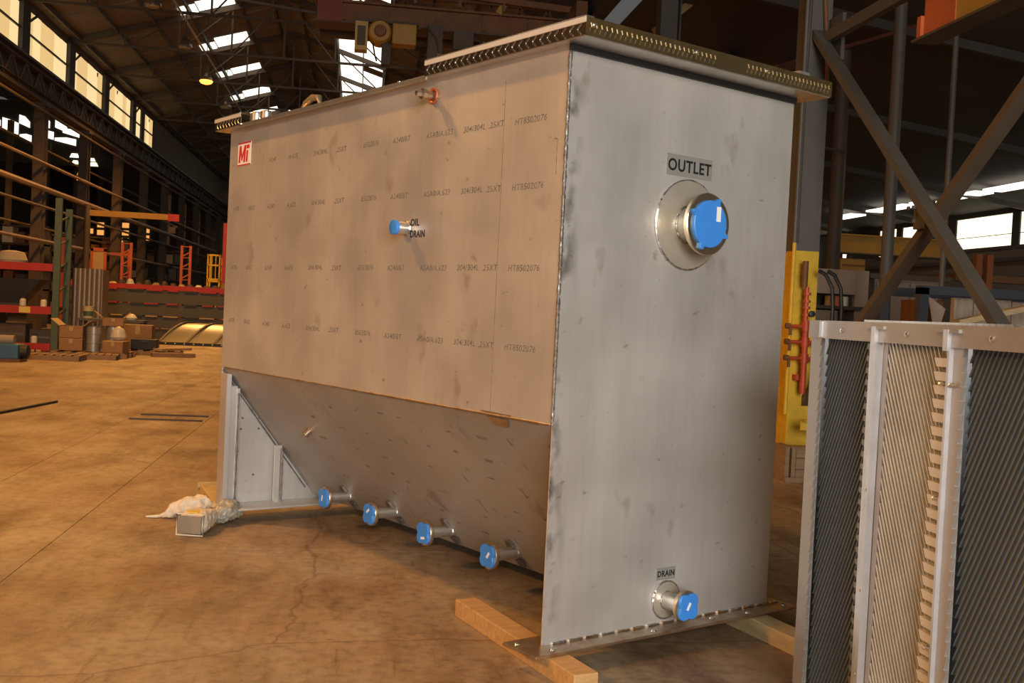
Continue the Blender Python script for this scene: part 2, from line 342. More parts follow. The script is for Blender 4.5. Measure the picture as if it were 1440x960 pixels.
# crane runway on the left columns
XC = -10.9
rw = empty('crane_runway_girder', (XC, 43, 7.9)); tag(rw, 'long dark lattice crane runway girder below the clerestory windows', 'girder')
MB().ibeam((0, -53, .12), (0, 52, .12), .3, .28).build('lower_chord', BRN, rw); MB().ibeam((0, -53, 1.0), (0, 52, 1.0), .3, .22).build('upper_chord', BRN, rw)
MB().bar((0, -53, 1.18), (0, 52, 1.18), .08, .14).build('rail', GST, rw)
MB().box((-.14, -53, .2), (-.10, 52, .92)).build('girder_web', DRK, rw)
for i in range(44):
    y = -14 + i * 1.5; MB().bar((.05, y, .2), (.05, y + .75, .95), .05, .09).build('lattice_bar', BRN, rw); MB().bar((.05, y + 1.5, .2), (.05, y + .75, .95), .05, .09).build('lattice_bar', BRN, rw)
cproto = None
for y in BAYS:
    if not 26 < y < 90: continue
    if cproto is None:
        c = empty('wall_column', (XC, y, 0)); cproto = c
        MB().ibeam((0, 0, .03), (0, 0, 7.9), .34, .5, .03, up=(0, 1, 0)).build('shaft', BRN, c)
        MB().box((-.25, -.33, 0), (.25, .33, .03)).build('base_plate', BRN, c); MB().box((-.22, -.3, 7.78), (.22, .3, 7.88)).build('cap_plate', BRN, c)
        tag(c, 'brown steel column carrying the crane runway along the left aisle', 'column', 'columns of the left aisle')
    else: dup(cproto, None, (XC, y, 0))
for y in BAYS:                                          # second row deeper in the aisle
    if 33 < y < 80:
        c = empty('aisle_column', (-16.2, y + 2.2, 0)); tag(c, 'thin dark steel post deep inside the left aisle', 'column', 'thin posts deep in the left aisle')
        MB().ibeam((0, 0, .02), (0, 0, 9.3), .22, .3, .025, up=(0, 1, 0)).build('shaft', BRN, c); MB().box((-.17, -.2, 0), (.17, .2, .02)).build('base_plate', BRN, c)
# pipe and rail lines along the aisle columns
PIPES = ['topmost slim pipe run under the left crane girder', 'slim dark pipe run set back behind the left columns, upper one', 'thick tan pipe run along the left columns above the thickest pipe', 'thickest tan pipe run along the left columns', 'slim pipe run just below the thickest tan pipe', 'slim dark pipe run set back behind the left columns, lower one', 'lowest tan pipe run along the left columns']
for i, (z, r, x) in enumerate([(7.5, .05, XC + .3), (6.6, .045, XC - .5), (5.8, .06, XC + .3), (4.95, .10, XC + .32), (4.35, .05, XC + .3), (3.75, .045, XC - .4), (3.2, .06, XC + .3)]):
    p = MB().tube([(x, 26, z), (x, 84, z)], r, 8).build('wall_pipe', mat('pipe_tan', (.22, .15, .095), .5, .2, .5, 2, (.16, .10, .065)) if r > .055 else BRN)
    tag(p, PIPES[i], 'pipe', 'pipe runs along the left columns')
# left aisle enclosure
wa = MB().box((-22.2, -10, 0), (-22, 96, 12)).build('wall_aisle', SIDING); tag(wa, 'dark outer wall of the left aisle', kind='structure')
for k in range(16):
    y = 30 + 4 * k; MB().box((-22, y, 0), (-21.9, y + .25, 10)).build('girt_post', BRN, wa)
ca = MB().add([(-22, -10, 13.2), (XL - .1, -10, 11.4), (XL - .1, 96, 11.4), (-22, 96, 13.2), (-22, -10, 13.3), (XL - .1, -10, 11.5), (XL - .1, 96, 11.5), (-22, 96, 13.3)],
      [(0, 3, 2, 1), (4, 5, 6, 7), (0, 1, 5, 4), (1, 2, 6, 5), (2, 3, 7, 6), (3, 0, 4, 7)]).build('ceiling_aisle', DARKW); tag(ca, 'dark lean-to roof of the left aisle', kind='structure')
# glazed gable bulkhead across the aisle
wg = MB().box((-22, 62.1, 8.3), (-14.2, 62.2, 11.6)).build('wall_bulkhead', DARKW); tag(wg, 'dark cross wall of the left aisle with bright glazed openings', kind='structure')
for k, (x, z, w_, h_) in enumerate([(-19.9, 10.3, .55, .5), (-19.2, 9.9, .75, .75), (-18.35, 10.3, .5, .55), (-18.3, 9.55, .55, .35), (-17.55, 10.35, .7, .7), (-17.5, 9.75, .85, .45), (-17.5, 9.2, .7, .45), (-16.5, 10.2, .55, .55), (-16.1, 9.95, .8, .35), (-16.5, 9.5, 1.0, .35)]):
    MB().prism([(x, 62.06, z + .1), (x + w_ * 1.1, 62.06, z - .12), (x + w_ * 1.1, 62.06, z + h_ * (.35 + .3 * (k % 2))), (x + w_ * .6, 62.06, z + h_ * .85), (x, 62.06, z + h_ * (1 if k % 3 else .7))], (0, .04, 0)).build('glazed_opening', SKYL, wg)
for k, (x, z, w_, h_) in enumerate([(-15.7, 8.75, .5, .22), (-15.6, 8.4, .4, .2), (-14.75, 8.6, .4, .18), (-14.7, 8.35, .5, .2)]):
    MB().prism([(x, 62.06, z), (x + w_, 62.06, z), (x + w_ * .8, 62.06, z + h_), (x + .1, 62.06, z + h_)], (0, .04, 0)).build('glazed_opening', WINR, wg)
for i, y in enumerate([50, 54, 58, 62, 66, 70]): MB().bar((-22, y, 12.7), (XL, y, 11.0), .1, .16).build('rafter', GST, ca)
for q, (x, y, lb) in enumerate([(-15.8, 46, 'dark tall storage rack in the left aisle with mixed boxes, before the amber windows'), (-13.9, 52, 'dark storage rack deeper in the left aisle with mixed boxes'), (-12.9, 64, 'dark storage rack far along the left aisle with mixed boxes')]):
    t_ = empty('storage_rack', (x, y, 0)); tag(t_, lb, 'rack')
    for dx in (0, 1.6, 3.2): MB().box((dx, 0, 0), (dx + .1, .9, 4.1)).build('upright', DRK, t_)
    for z in (.6, 1.5, 2.4, 3.3, 4.0): MB().box((0, 0, z), (3.3, .9, z + .07)).build('shelf', BRN, t_)
    for z in (.67, 1.57, 2.47, 3.37):
        x_ = .14
        while x_ < 2.9:
            w_ = random.uniform(.2, .55); h_ = random.uniform(.25, .7); m_ = random.choice([BRN, CARD, GST, DRK, GRN, RUST, PALE, CARDIN])
            if not (x_ < 1.62 < x_ + w_ + .08): MB().box((x_, .05, z), (x_ + w_, .8, z + h_)).build('stored_box', m_, t_)
            x_ += w_ + random.uniform(.03, .2)
# far end wall with lighter panels
wf = MB().box((-22, 95.8, 0), (24, 96, 15)).build('wall_far', SIDING); tag(wf, 'dark far end wall of the shop', kind='structure')
for i in range(14):
    MB().box((-13 + 1.3 * i, 95.66, .2), (-13 + 1.3 * i + 1.1, 95.8, 10.5)).build('siding_panel', mat('siding_light', (.23, .16, .11), .8, 0, .5, .4, (.17, .12, .08)), wf)
# amber siding bays between far columns
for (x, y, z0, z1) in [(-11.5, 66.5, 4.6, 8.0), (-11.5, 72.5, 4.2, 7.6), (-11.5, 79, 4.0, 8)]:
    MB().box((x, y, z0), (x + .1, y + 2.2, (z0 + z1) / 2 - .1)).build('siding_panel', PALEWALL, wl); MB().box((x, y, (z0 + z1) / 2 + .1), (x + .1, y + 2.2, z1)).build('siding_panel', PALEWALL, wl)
wi = 20
for (x, y, z, n) in [(-14.2, 60, 4.60, 1), (-13.66, 60, 4.55, 2), (-12.4, 60.0, 4.2, 3), (-11.9, 62.5, 4.55, 1), (-11.35, 60, 4.4, 2)]:
    wi += 1; w = empty('window_%d' % wi, (x, y, z)); tag(w, 'small amber lit window deep in the aisle', kind='structure')
    MB().box((-.06, .03, -.1), (.42, .06, n * .4 + .02)).build('window_frame', DRK, w)
    for i in range(n): MB().box((0, 0, i * .4), (.34, .03, i * .4 + .26)).build('window_pane', AMB, w)
# right aisle: roof, outer wall with windows
cr = MB().add([(XR + .3, -10, 7.6), (20.2, -10, 5.55), (20.2, 96, 5.55), (XR + .3, 96, 7.6), (XR + .3, -10, 7.7), (20.2, -10, 5.65), (20.2, 96, 5.65), (XR + .3, 96, 7.7)],
      [(0, 3, 2, 1), (4, 5, 6, 7), (0, 1, 5, 4), (1, 2, 6, 5), (2, 3, 7, 6), (3, 0, 4, 7)]).build('ceiling_right', DARKW); tag(cr, 'dark lean-to roof of the right aisle', kind='structure')
def risz(x): return 7.6 - 2.05 * (x - XR - .3) / (20.2 - XR - .3)
wr = MB().box((20, -10, 0), (20.2, 96, 4.35)).build('wall_right', SIDING); tag(wr, 'brown outer wall of the right aisle below its windows', kind='structure')
MB().box((20, -10, 5.42), (20.2, 96, 5.6)).build('fascia', DARKW, wr)
for z in (3.3, 3.9): MB().box((19.86, -10, z), (20, 96, z + .12)).build('girt', BRN, wr)
WR = [(3.5, 6.7), (9, 12.2), (14.5, 17.7), (20, 23.2), (27.6, 31.0), (31.4, 34.6), (36.95, 38.3), (38.75, 40.1), (42.5, 45.5), (48, 51), (54, 57)]
prev = -10
for ya, yb_ in WR:
    MB().box((20, prev, 4.35), (20.2, ya, 5.42)).build('siding_panel', DARKW, wr); prev = yb_
    wi += 1; w = empty('window_%d' % wi, (20, ya, 4.35)); tag(w, 'bright daylit strip window in the right aisle wall', kind='structure')
    n = max(2, round((yb_ - ya) / .5)); st = (yb_ - ya) / n
    for i in range(n): MB().box((.04, i * st + .012, .06), (.08, (i + 1) * st - .012, 1.06)).build('window_pane', WINR, w)
    MB().bar((0, 0, .42), (0, yb_ - ya, .42), .02, .02).build('mullion', BRN, w); MB().box((-.06, -.1, -.06), (.06, yb_ - ya + .1, .05)).build('sill', BRN, w)
MB().box((20, prev, 4.35), (20.2, 96, 5.42)).build('siding_panel', DARKW, wr)
for y0_, y1_ in [(37.4, 39.2), (33.6, 36.3), (32.4, 33.2), (29.4, 31.2), (22, 29.0), (15, 19), (42, 44)]:
    x = 18.0; MB().box((x - .5, y0_, risz(x) - .17), (x + .1, y1_, risz(x) - .11)).build('skylight_pane', SKYL, cr)
for k in range(14): MB().bar((XR + .3, 6 + 6.05 * k, 7.4), (20, 6 + 6.05 * k, 5.4), .10, .16).build('rafter', DRK, cr)

# ---------------------------------------------------------------- sodium lamps and an added fill light
def make_lamp(loc, label, lit):
    t = empty('high_bay_lamp', loc); tag(t, label, 'lamp', 'high-bay lamps')
    MB().lathe((0, 0, 0), (0, 0, 1), [(0, .24), (.08, .25), (.22, .18), (.34, .10), (.36, .08)], 20).build('reflector', mat('lamp_reflector', (.22, .18, .12), .3, .6), t, True)
    MB().lathe((0, 0, .36), (0, 0, 1), [(0, .09), (.25, .09), (.27, .05)], 14).build('ballast_housing', BRN, t, True)
    MB().tube([(0, 0, .62), (0, 0, (rz_(loc[0]) + .18 if loc[0] > XL else 11.5) - loc[2])], .015, 6).build('stem', BRN, t)
    MB().lathe((0, 0, -.05), (0, 0, 1), [(-.1, .05), (-.06, .2), (.02, .27), (.07, .24)] if lit else [(0, .05), (.01, .17), (.05, .21), (.06, .2)], 16).build('bulb_lens', LAMP if lit else LAMPW, t, True)
    return t
make_lamp((-6.45, 46, 10.35), 'glowing orange sodium high-bay lamp under the roof', True)
for i, y in enumerate((34, 52.2, 40.2, 58)):
    make_lamp((-6.4, y, 10.15 if i == 0 else 10.35), 'unlit high-bay lamp with pale reflector hanging under the roof', False)
p = MB().tube([(-6.42, 26, EAVE + .02), (-6.42, 75, EAVE + .02)], .04, 8).build('lamp_conduit', mat('conduit', (.5, .4, .3), .4, .6)); tag(p, 'straight metal conduit along which the high-bay lamps hang', 'conduit')
def sodium(name, loc, power, size=.35, col=(1.0, .46, .105), ang=150):
    l = bpy.data.lights.new(name, 'SPOT'); l.energy = power; l.color = col; l.shadow_soft_size = size; l.spot_size = R(ang); l.spot_blend = .6
    o = bpy.data.objects.new(name, l); COL.objects.link(o); o.location = loc; return o
for i, (x, y, p) in enumerate([(-6.4, 10, 2600), (-6.4, 22, 2700), (-6.4, 34, 3400), (-6.4, 46, 3000)]):
    sodium('sodium_lamp_light', (x, y, 9.95), p)
sodium('tank_fill_light', (-9.5, 1.5, 6.5), 2500, .35, (1.0, .46, .105), 178)  # added fill, no lamp stands here; throws orange light on the tank's side
sodium('aisle_lamp_light', (-14.5, 50, 8.2), 500); sodium('right_aisle_light', (11, 21, 5.6), 60, .3)
l = make_lamp((-12.1, 50, 6.5), 'small glowing orange lamp deep in the left aisle', True)

# ---------------------------------------------------------------- THE TANK
L, WD, H, ZS = 3.75, 1.536, 2.69, .994
T = empty('inclined_plate_tank', (.8916, 4.7975, .1046), R(29.21)); tag(T, 'large stainless steel settling tank with V hopper bottom and blue capped nozzles on timbers', 'tank')
t = .012
MB().box((0, .0, ZS), (t, L, H)).build('side_panel', STEEL, T); MB().box((WD - t, 0, ZS), (WD, L, H)).build('side_panel', STEEL, T)
MB().box((-.004, -t, .0), (WD + .004, 0, H)).build('end_panel', STEELE, T)
XB, ZB = WD / 2, .03
for s in (0, 1):
    x0, x1 = (0, XB) if s == 0 else (WD, XB); d = t if s == 0 else -t
    MB().prism([(x0, .001, ZS), (x1, .001, ZB), (x1, .001, ZB + .016), (x0 + d, .001, ZS)], (0, L - .002, 0)).build('hopper_panel', HOPSHADE, T)
# far end wall with stiffened leg panel
MB().box((0, L - .0, .0), (WD, L + t, H)).build('end_panel', STEEL, T)
MB().box((.0, L - .10, .0), (.035, L, ZS - .045)).build('leg_stiffener', STEEL, T); MB().box((.035, L - .06, .0), (.10, L - .045, ZS - .135)).build('leg_stiffener', STEEL, T)
MB().box((.10, L - .075, .0), (.115, L, ZS - .15)).build('leg_stiffener', STEEL, T)
MB().box((.40, L - .09, .0), (.455, L - .075, .42)).build('leg_stiffener', STEEL, T); MB().box((.442, L - .09, .0), (.457, L, .40)).build('leg_stiffener', STEEL, T)
for x, z in ((.17, .62), (.30, .62), (.16, .54), (.30, .54), (.27, .2)): MB().lathe((x, L - .004, z), (0, -1, 0), [(0, .008), (.006, .008)], 8).build('tack_mark', WELDD, T)
for x in (.037, .103): MB().tube([(x, L - .062 if x < .05 else L - .078, .01 + .05 * i) for i in range(17)], [.005 + .004 * random.random() for _ in range(17)], 6).build('weld_seam', WELDD, T)
MB().tube([(.46, L - .09, .01 + .04 * i) for i in range(10)], [.004 + .004 * random.random() for _ in range(10)], 6).build('weld_seam', WELDD, T)
# base flanges
nb = MB().box((-.13, -.125, -.015), (1.66, .12, .0)).build('base_flange', HEAT, T, bevel=.004)
fb = MB().box((-.06, L - .26, -.015), (WD + .06, L + .08, .0)).build('base_flange', STEEL, T, bevel=.003)
for i in range(16):
    x = .05 + i * .1; n = 5
    MB().tube([(x + .02 * j, -t - .004, .004) for j in range(n)], [.003 + .005 * random.random() for _ in range(n)], 6).build('weld_bead', HEAT if i % 3 else WELD, T)
for x, y in ((-.09, .06), (.0, -.08), (.62, -.09), (1.05, -.07), (1.3, -.09), (1.56, .05), (1.6, -.08)):
    MB().lathe((x, y, 0), (0, 0, 1), [(0, .016), (.006, .013), (.010, .005)], 10).build('weld_spatter', BRIGHT, T, True)
# vertical corner weld and hopper seam
def bead(pts, r0, r1, m, name='weld_bead'): return MB().tube(pts, [r0 + (r1 - r0) * random.random() for _ in pts], 7).build(name, m, T, True)
bead([(-.004, -.006, ZS + i * .011) for i in range(int((H - ZS) / .011))], .006, .0105, WELD)
bead([(-.003, -.004, .01 + i * .02) for i in range(49)], .002, .004, PIPE)
bead([(WD + .003, -.006, .05 + i * .02) for i in range(130)], .003, .007, WELD)
bead([(-.001, .02 + i * .03, ZS) for i in range(124)], .004, .008, HEAT)
bead([(i * .0385 + .004, L - .012, ZS - .02 - i * .0495) for i in range(19)], .004, .007, WELDD)
MB().prism([(-.0015, .30, ZS + .012), (-.0015, .56, ZS + .016), (-.0015, .50, ZS - .004), (-.0015, .32, ZS - .004)], (.001, 0, 0)).build('grind_patch', BRIGHT, T)
MB().prism([(.002, .33, ZS - .012), (.002, .50, ZS - .008), (.036, .46, ZS - .052), (.036, .36, ZS - .05)], (-.003, 0, -.001)).build('grind_patch', HEAT, T)
MB().box((-.0006, .470, ZS + .01), (0, .474, H - .08)).build('sheet_seam', MILL, T); MB().box((-.0006, .06, 2.12), (0, .064, 2.28)).build('scribe_mark', MILL, T); MB().box((-.0006, .064, 2.28), (0, .085, 2.284)).build('scribe_mark', MILL, T)
# rim flange and covers
ZR = H
rim = MB()
for a, b in (((-.06, -.165, 0), (WD + .10, 0, .012)), ((-.06, L, 0), (WD + .10, L + .15, .012)), ((-.06, 0, 0), (0, L, .012)), ((WD, 0, 0), (WD + .10, L, .012))):
    rim.box((a[0], a[1], ZR + a[2]), (b[0], b[1], ZR + b[2]))
rim.box((-.06, 1.1, ZR - .012), (-.05, 3.5, ZR))
rim.build('rim_flange', PIPE, T)
MB().box((-.02, -t - .014, H - .028), (WD + .01, -t - .001, H - .001)).build('rim_shadow_gap', BLKP, T)  # black strip painted in for the shadow gap under the rim
def cover(y0, y1, ends, name='cover_plate'):
    xa, xb, zt = -.065, WD + .105, ZR + .082
    c = MB().box((xa, y0, zt - .006), (xb, y1, zt)).box((xa, y0, ZR + .005), (xa + .006, y1, zt)).box((xb - .006, y0, ZR + .005), (xb, y1, zt))
    ye = y0 if ends == 0 else y1 - .006
    o = c.build(name, TREAD, T); MB().box((xa, ye - .001, ZR + .005), (xb, ye + .006, zt + .001)).build('end_skirt', TREADGLINT, o)
    MB().box((xa - .004, y0 - .002, zt - .024), (xa, y1, zt + .006)).build('edge_strip', EDGELIT, o)
    tm = MB(); n = int((y1 - y0) / .052)
    for i in range(n):
        y = y0 + .03 + i * .052
        tm.bar((xa - .001, y, ZR + .010), (xa - .001, y + .026, ZR + .030), .003, .007, up=(0, 0, 1)); tm.bar((xa - .001, y + .026, ZR + .035), (xa - .001, y, ZR + .054), .003, .007, up=(0, 0, 1))
    if ends == 0:
        for i in range(int((xb - xa) / .03)):
            x = xa + .02 + i * .03 + (.0)
            if .75 < x < .95: continue
            tm.bar((x, y0 - .001, ZR + .018), (x + .006, y0 - .001, ZR + .036), .003, .007, up=(0, 1, 0)); tm.bar((x + .015, y0 - .001, ZR + .042), (x + .009, y0 - .001, ZR + .06), .003, .007, up=(0, 1, 0))
    k = tm.build('tread_bars', BRIGHT, o); k['kind'] = 'stuff'
    lp = MB().box((xa - .004, y0 - .002 if ends == 0 else y0, zt), (xa + .045, y1, zt + .006)).build('edge_strip', BRIGHT, o)
    return o
c1 = cover(-.17, 1.10, 0); c2 = cover(3.45, L + .155, 1)
for x in (-.02, .62, 1.12): MB().lathe((x, -.17, ZR + .052), (0, -1, 0), [(0, .012), (.007, .010), (.011, .004)], 12).build('bolt_head', BOLT, c1, True)
def bracket(x, y, h, w, par): return MB().prism([(x, y, ZR + .08), (x, y + w, ZR + .08), (x, y + w * .95, ZR + .08 + h * .5), (x, y + w, ZR + .08 + h)] if False else [(x, y, ZR + .075), (x, y + w, ZR + .075), (x, y + w, ZR + .075 + h)], (.04, 0, 0)).build('hinge_lug', BRIGHT, par)
bracket(.0, .98, .06, .11, c1); bracket(.0, .62, .05, .06, c1); bracket(.02, 3.50, .05, .1, c2); bracket(.02, 3.60, .05, .08, c2)
MB().box((1.38, -.165, ZR + .081), (1.46, -.10, ZR + .10)).build('lifting_tab', PIPE, c1)
for y in (1.4, 2.0, 2.75, 3.2): MB().lathe((-.035, y, ZR + .012), (0, 0, 1), [(0, .012), (.01, .012), (.014, .006)], 8).build('bolt_head', BOLT, T, True)
for y, x in ((3.33, .0), (3.22, .02)): MB().lathe((x, y, ZR + .012), (0, 0, 1), [(0, .045), (.06, .045), (.07, .035)], 12).build('vent_cap', PIPE, T, True)
g = MB().tube([(-.02, 2.36, ZR + .01), (-.02, 2.37, ZR + .06), (-.02, 2.46, ZR + .07), (-.02, 2.55, ZR + .045), (-.02, 2.6, ZR + .01)], [.015, .02, .022, .02, .012], 10).build('lifting_eye', mat('lug_brass', (.45, .36, .2), .35, .6), T, True)

def blue_cover(o, ax, r, parent, ears=4, rot=.35, square=False, thick=.012):
    """round push-on flange protector with ears (or a four-lobed one)"""
    o, ax = Vector(o), Vector(ax).normalized(); up = Vector((0, 0, 1)); a = ax.cross(up).normalized(); b = a.cross(ax); pts = []
    for k in range(64):
        th = 2 * PI * k / 64; q = (th - rot) * ears / (2 * PI); dq = abs(q - round(q)) * 2 * PI / ears
        if square: rr = r * (.74 + .26 * max(0, math.cos(2 * (th - rot))) ** 0 * abs(math.cos(2 * (th - rot))) ** 1.2)
        else: rr = r * (.82 + (.17 * math.sqrt(max(0, 1 - (dq / .13) ** 2)) if dq < .13 else 0))
        pts.append((a * math.cos(th) + b * math.sin(th)) * rr)
    c = MB().rings([[o + p for p in pts], [o + ax * thick + p for p in pts], [o + ax * (thick + .003) + p * .96 for p in pts]], True, True).build('flange_cover', BLUE, parent, False)
    if not square:
        for k in range(ears):
            th = rot + 2 * PI * k / ears; p = (a * math.cos(th) + b * math.sin(th)) * r * .92
            MB().lathe(o + p, ax, [(thick, r * .07), (thick + .006, r * .065), (thick + .007, r * .03)], 12).build('cover_stud', BLUE, c, True)
    return c, a, b
def nozzle(o, ax, ln, rp, rf, name, label, pad=0, padt=.012, square=True, rot=.4, tagpos=(0, 0), tagrot=0):
    o, ax = Vector(o), Vector(ax).normalized()
    n = MB().lathe(o, ax, [(-.02, rp), (ln - .02, rp)], 32).build(name, PIPE, T, True)
    if label: n['label'] = label
    MB().lathe(o + ax * (ln - .026), ax, [(0, rp * 1.02), (.001, rf * .97), (.004, rf), (.022, rf), (.026, rf * .97)], 48).build('flange', HEAT if square else mat('flange_polished', (.80, .70, .52), .2, .95, .5, 6, (.6, .46, .28)), n, True)
    if pad:
        MB().lathe(o, ax, [(0, pad), (padt, pad), (padt + .001, pad - .003)], 64).build('reinforcing_pad', PADM, n, True)
        wb = [o + ax * padt * .6 + (Vector((1, 0, 0)) * math.cos(2 * PI * k / 72) + Vector((0, 0, 1)) * math.sin(2 * PI * k / 72)) * pad for k in range(73)]
        MB().tube(wb, [.005 + .003 * random.random() for _ in wb], 6).build('weld_ring', WELD, n, True)
    up = Vector((0, 0, 1)); a = ax.cross(up).normalized(); b = a.cross(ax)
    q = o + ax * (padt + .002 if pad else .012)
    wb = [q + (a * math.cos(2 * PI * k / 48) + b * math.sin(2 * PI * k / 48)) * rp for k in range(49)]
    MB().tube(wb, [rp * .06 + rp * .05 * random.random() for _ in wb], 6).build('weld_ring', WELD, n, True)
    c, a, b = blue_cover(o + ax * ln, ax, rf * (.98 if square else .93), n, 4, rot, square)
    c0 = o + ax * (ln + .0155) + a * tagpos[0] * rf + b * tagpos[1] * rf
    ta = (a * math.cos(tagrot) + b * math.sin(tagrot)); tb = ax.cross(ta) if False else (b * math.cos(tagrot) - a * math.sin(tagrot))
    w, h = rf * (.10 if not square else .10), rf * (.24 if not square else .26)
    MB().prism([c0 - ta * w - tb * h, c0 + ta * w - tb * h, c0 + ta * w + tb * h, c0 - ta * w + tb * h], ax * .001).build('size_sticker', WHITE, c)
    return n
# outlet (end panel) and its end drain
nozzle((.777, -t, 1.957), (0, -1, 0), .145, .088, .148, 'outlet_nozzle', 'outlet pipe with bright flange and round blue cover', .215, .014, False, 2.0, (-.34, .34), 0.0)
nozzle((.765, -t, .118), (0, -1, 0), .15, .043, .076, 'drain_nozzle', 'end drain pipe with blue cover', .09, .012, True, .75, (.05, .05), .5)
for i, (y, rot) in enumerate(((3.03, .7), (2.40, .85), (1.745, .72), (1.085, .8))):
    z = .13; x = (ZS - z) / ((ZS - ZB) / XB)
    nozzle((x, y, z), (-1, 0, 0), .20, .034, .076, 'drain_nozzle', None, 0, .0, True, rot, (.1 - .1 * i, [.0, .3, -.35, .1][i]), [.2, .9, 1.4, .6][i])
    for s in (-1, 1):
        d = Vector((.614, 0, -.79)) ; q = Vector((x - .004, y, z)) + d * s * .05
        MB().prism([q + Vector((0, .035, 0)), q + Vector((0, -.035, 0)), q + d * s * .05 + Vector((0, -.02, 0)), q + d * s * .05 + Vector((0, .02, 0))], (-.012, 0, -.009)).build('gusset_pad', WELDD, T)
# oil drain coupling, top plug, hopper coupling
od = MB().lathe((0, 1.305, 1.915), (-1, 0, 0), [(0, .033), (.07, .033), (.072, .030)], 24).build('oil_drain_coupling', PIPE, T, True)
MB().lathe((-.072, 1.305, 1.915), (-1, 0, 0), [(0, .040), (.02, .040), (.022, .036)], 24).build('thread_protector', BLUE, od, True)
MB().tube([(-.006, 1.305 + .036 * math.cos(k * PI / 12), 1.915 + .036 * math.sin(k * PI / 12)) for k in range(25)], .006, 6).build('weld_ring', WELD, od, True)
pl = MB().lathe((0, 1.09, 2.60), (-1, 0, 0), [(0, .034), (.01, .034), (.012, .02), (.06, .02), (.062, .03), (.085, .03)], 8).build('plug_fitting', HEAT, T, True)
MB().lathe((-.085, 1.09, 2.60), (-1, 0, 0), [(0, .018), (.03, .018), (.034, .012)], 6).build('plug_head', BRIGHT, pl)
MB().tube([(-.012, 1.09 + .036 * math.cos(k * PI / 8), 2.60 + .036 * math.sin(k * PI / 8)) for k in range(17)], .007, 6).build('weld_ring', ORG, pl, True)
hc = Vector((.30, 2.93, ZS - .30 * (ZS - ZB) / XB)); ha = Vector((-.782, 0, -.623))
sc = MB().lathe(hc, ha, [(-.01, .024), (.05, .024), (.05, .017), (.02, .016)], 16, True).build('half_coupling', HEAT, T, True)
# signs and lettering
sg = MB().box((.62, -t - .002, 2.188), (.936, -t, 2.29)).build('outlet_sign', SIGN, T)
text('sign_lettering', 'OUTLET', .080, BLACK, sg, frame((.778, -t - .0025, 2.212), (1, 0, 0), (0, 0, 1), (0, -1, 0)), .0018, 0, .96, 'CENTER')
sg = MB().box((.697, -t - .002, .217), (.826, -t, .277)).build('drain_sign', SIGN, T)
text('sign_lettering', 'DRAIN', .040, BLACK, sg, frame((.762, -t - .0025, .234), (1, 0, 0), (0, 0, 1), (0, -1, 0)), .001, 0, .93, 'CENTER')
fx = lambda y, z: frame((-.0008, y, z), (0, -1, 0), (0, 0, 1), (-1, 0, 0))
text('oil_drain_lettering', 'OIL', .052, BLACK, T, fx(1.275, 1.928), .0012, 0, 1.0); text('oil_drain_lettering', 'DRAIN', .052, BLACK, T, fx(1.275, 1.866), .0012, 0, .88)
lg = MB().box((-.0015, 3.40, 2.425), (0, 3.62, 2.585)).build('logo_sticker', WHITE, T)
MB().box((-.0022, 3.40, 2.575), (-.0015, 3.62, 2.585)).build('sticker_band', RED, lg); MB().box((-.0022, 3.40, 2.425), (-.0015, 3.62, 2.433)).build('sticker_band', RED, lg)
def glyph(pts):                                         # u to the reader's right, w upwards, slanted
    return [(-.0022, 3.605 - u - .10 * w, 2.446 + w) for u, w in pts]
gm = MB()
for q in ([(0, 0), (.030, 0), (.030, .118), (0, .118)], [(.082, 0), (.112, 0), (.112, .118), (.082, .118)], [(.030, .118), (.030, .062), (.050, .012), (.062, .012), (.056, .050)], [(.082, .118), (.056, .050), (.050, .012), (.062, .012), (.082, .062)]): gm.prism(glyph(q), (-.0006, 0, 0))
gm.build('logo_lettering', RED, lg)
gi = MB()
for q in ([(.124, 0), (.152, 0), (.152, .080), (.124, .080)], [(.120, .092), (.168, .092), (.168, .118), (.120, .118)]): gi.prism(glyph(q), (-.0006, 0, 0))
gi.build('logo_lettering', RED, lg)
rows = [(2.385, 1), (2.075, 1), (1.70, 1), (1.325, 1)]
words = [(.388, 'HT8502076'), (.60, '.25XT'), (.815, '304/304L'), (1.16, 'ASA0/A.623'), (1.50, 'A240/BT'), (1.83, '8502076'), (2.16, '.25XT'), (2.46, '304/304L'), (2.80, 'A.623'), (3.10, 'A240'), (3.40, '8502'), (3.66, 'HT8')]
cache = {}
for z, _ in rows:
    for i, (y, w) in enumerate(words):
        if z > 2.2 and y > 3.2: continue
        if abs(z - 2.075) < .01 and 1.2 < y < 1.2: continue
        if w not in cache: cache[w] = text('mill_marking', w, .042, MILL, T, frame((-.0006, 0, 0), (0, -1, 0), (0, 0, 1), (-1, 0, 0)), .0002, .12, 1.12, 'LEFT', .0002); o = cache[w]
        else: o = cache[w].copy(); COL.objects.link(o)
        o.location = (0, y, z - .015 + (random.random() - .5) * .004 + .014 * y * (1 if z > 2 else .2))
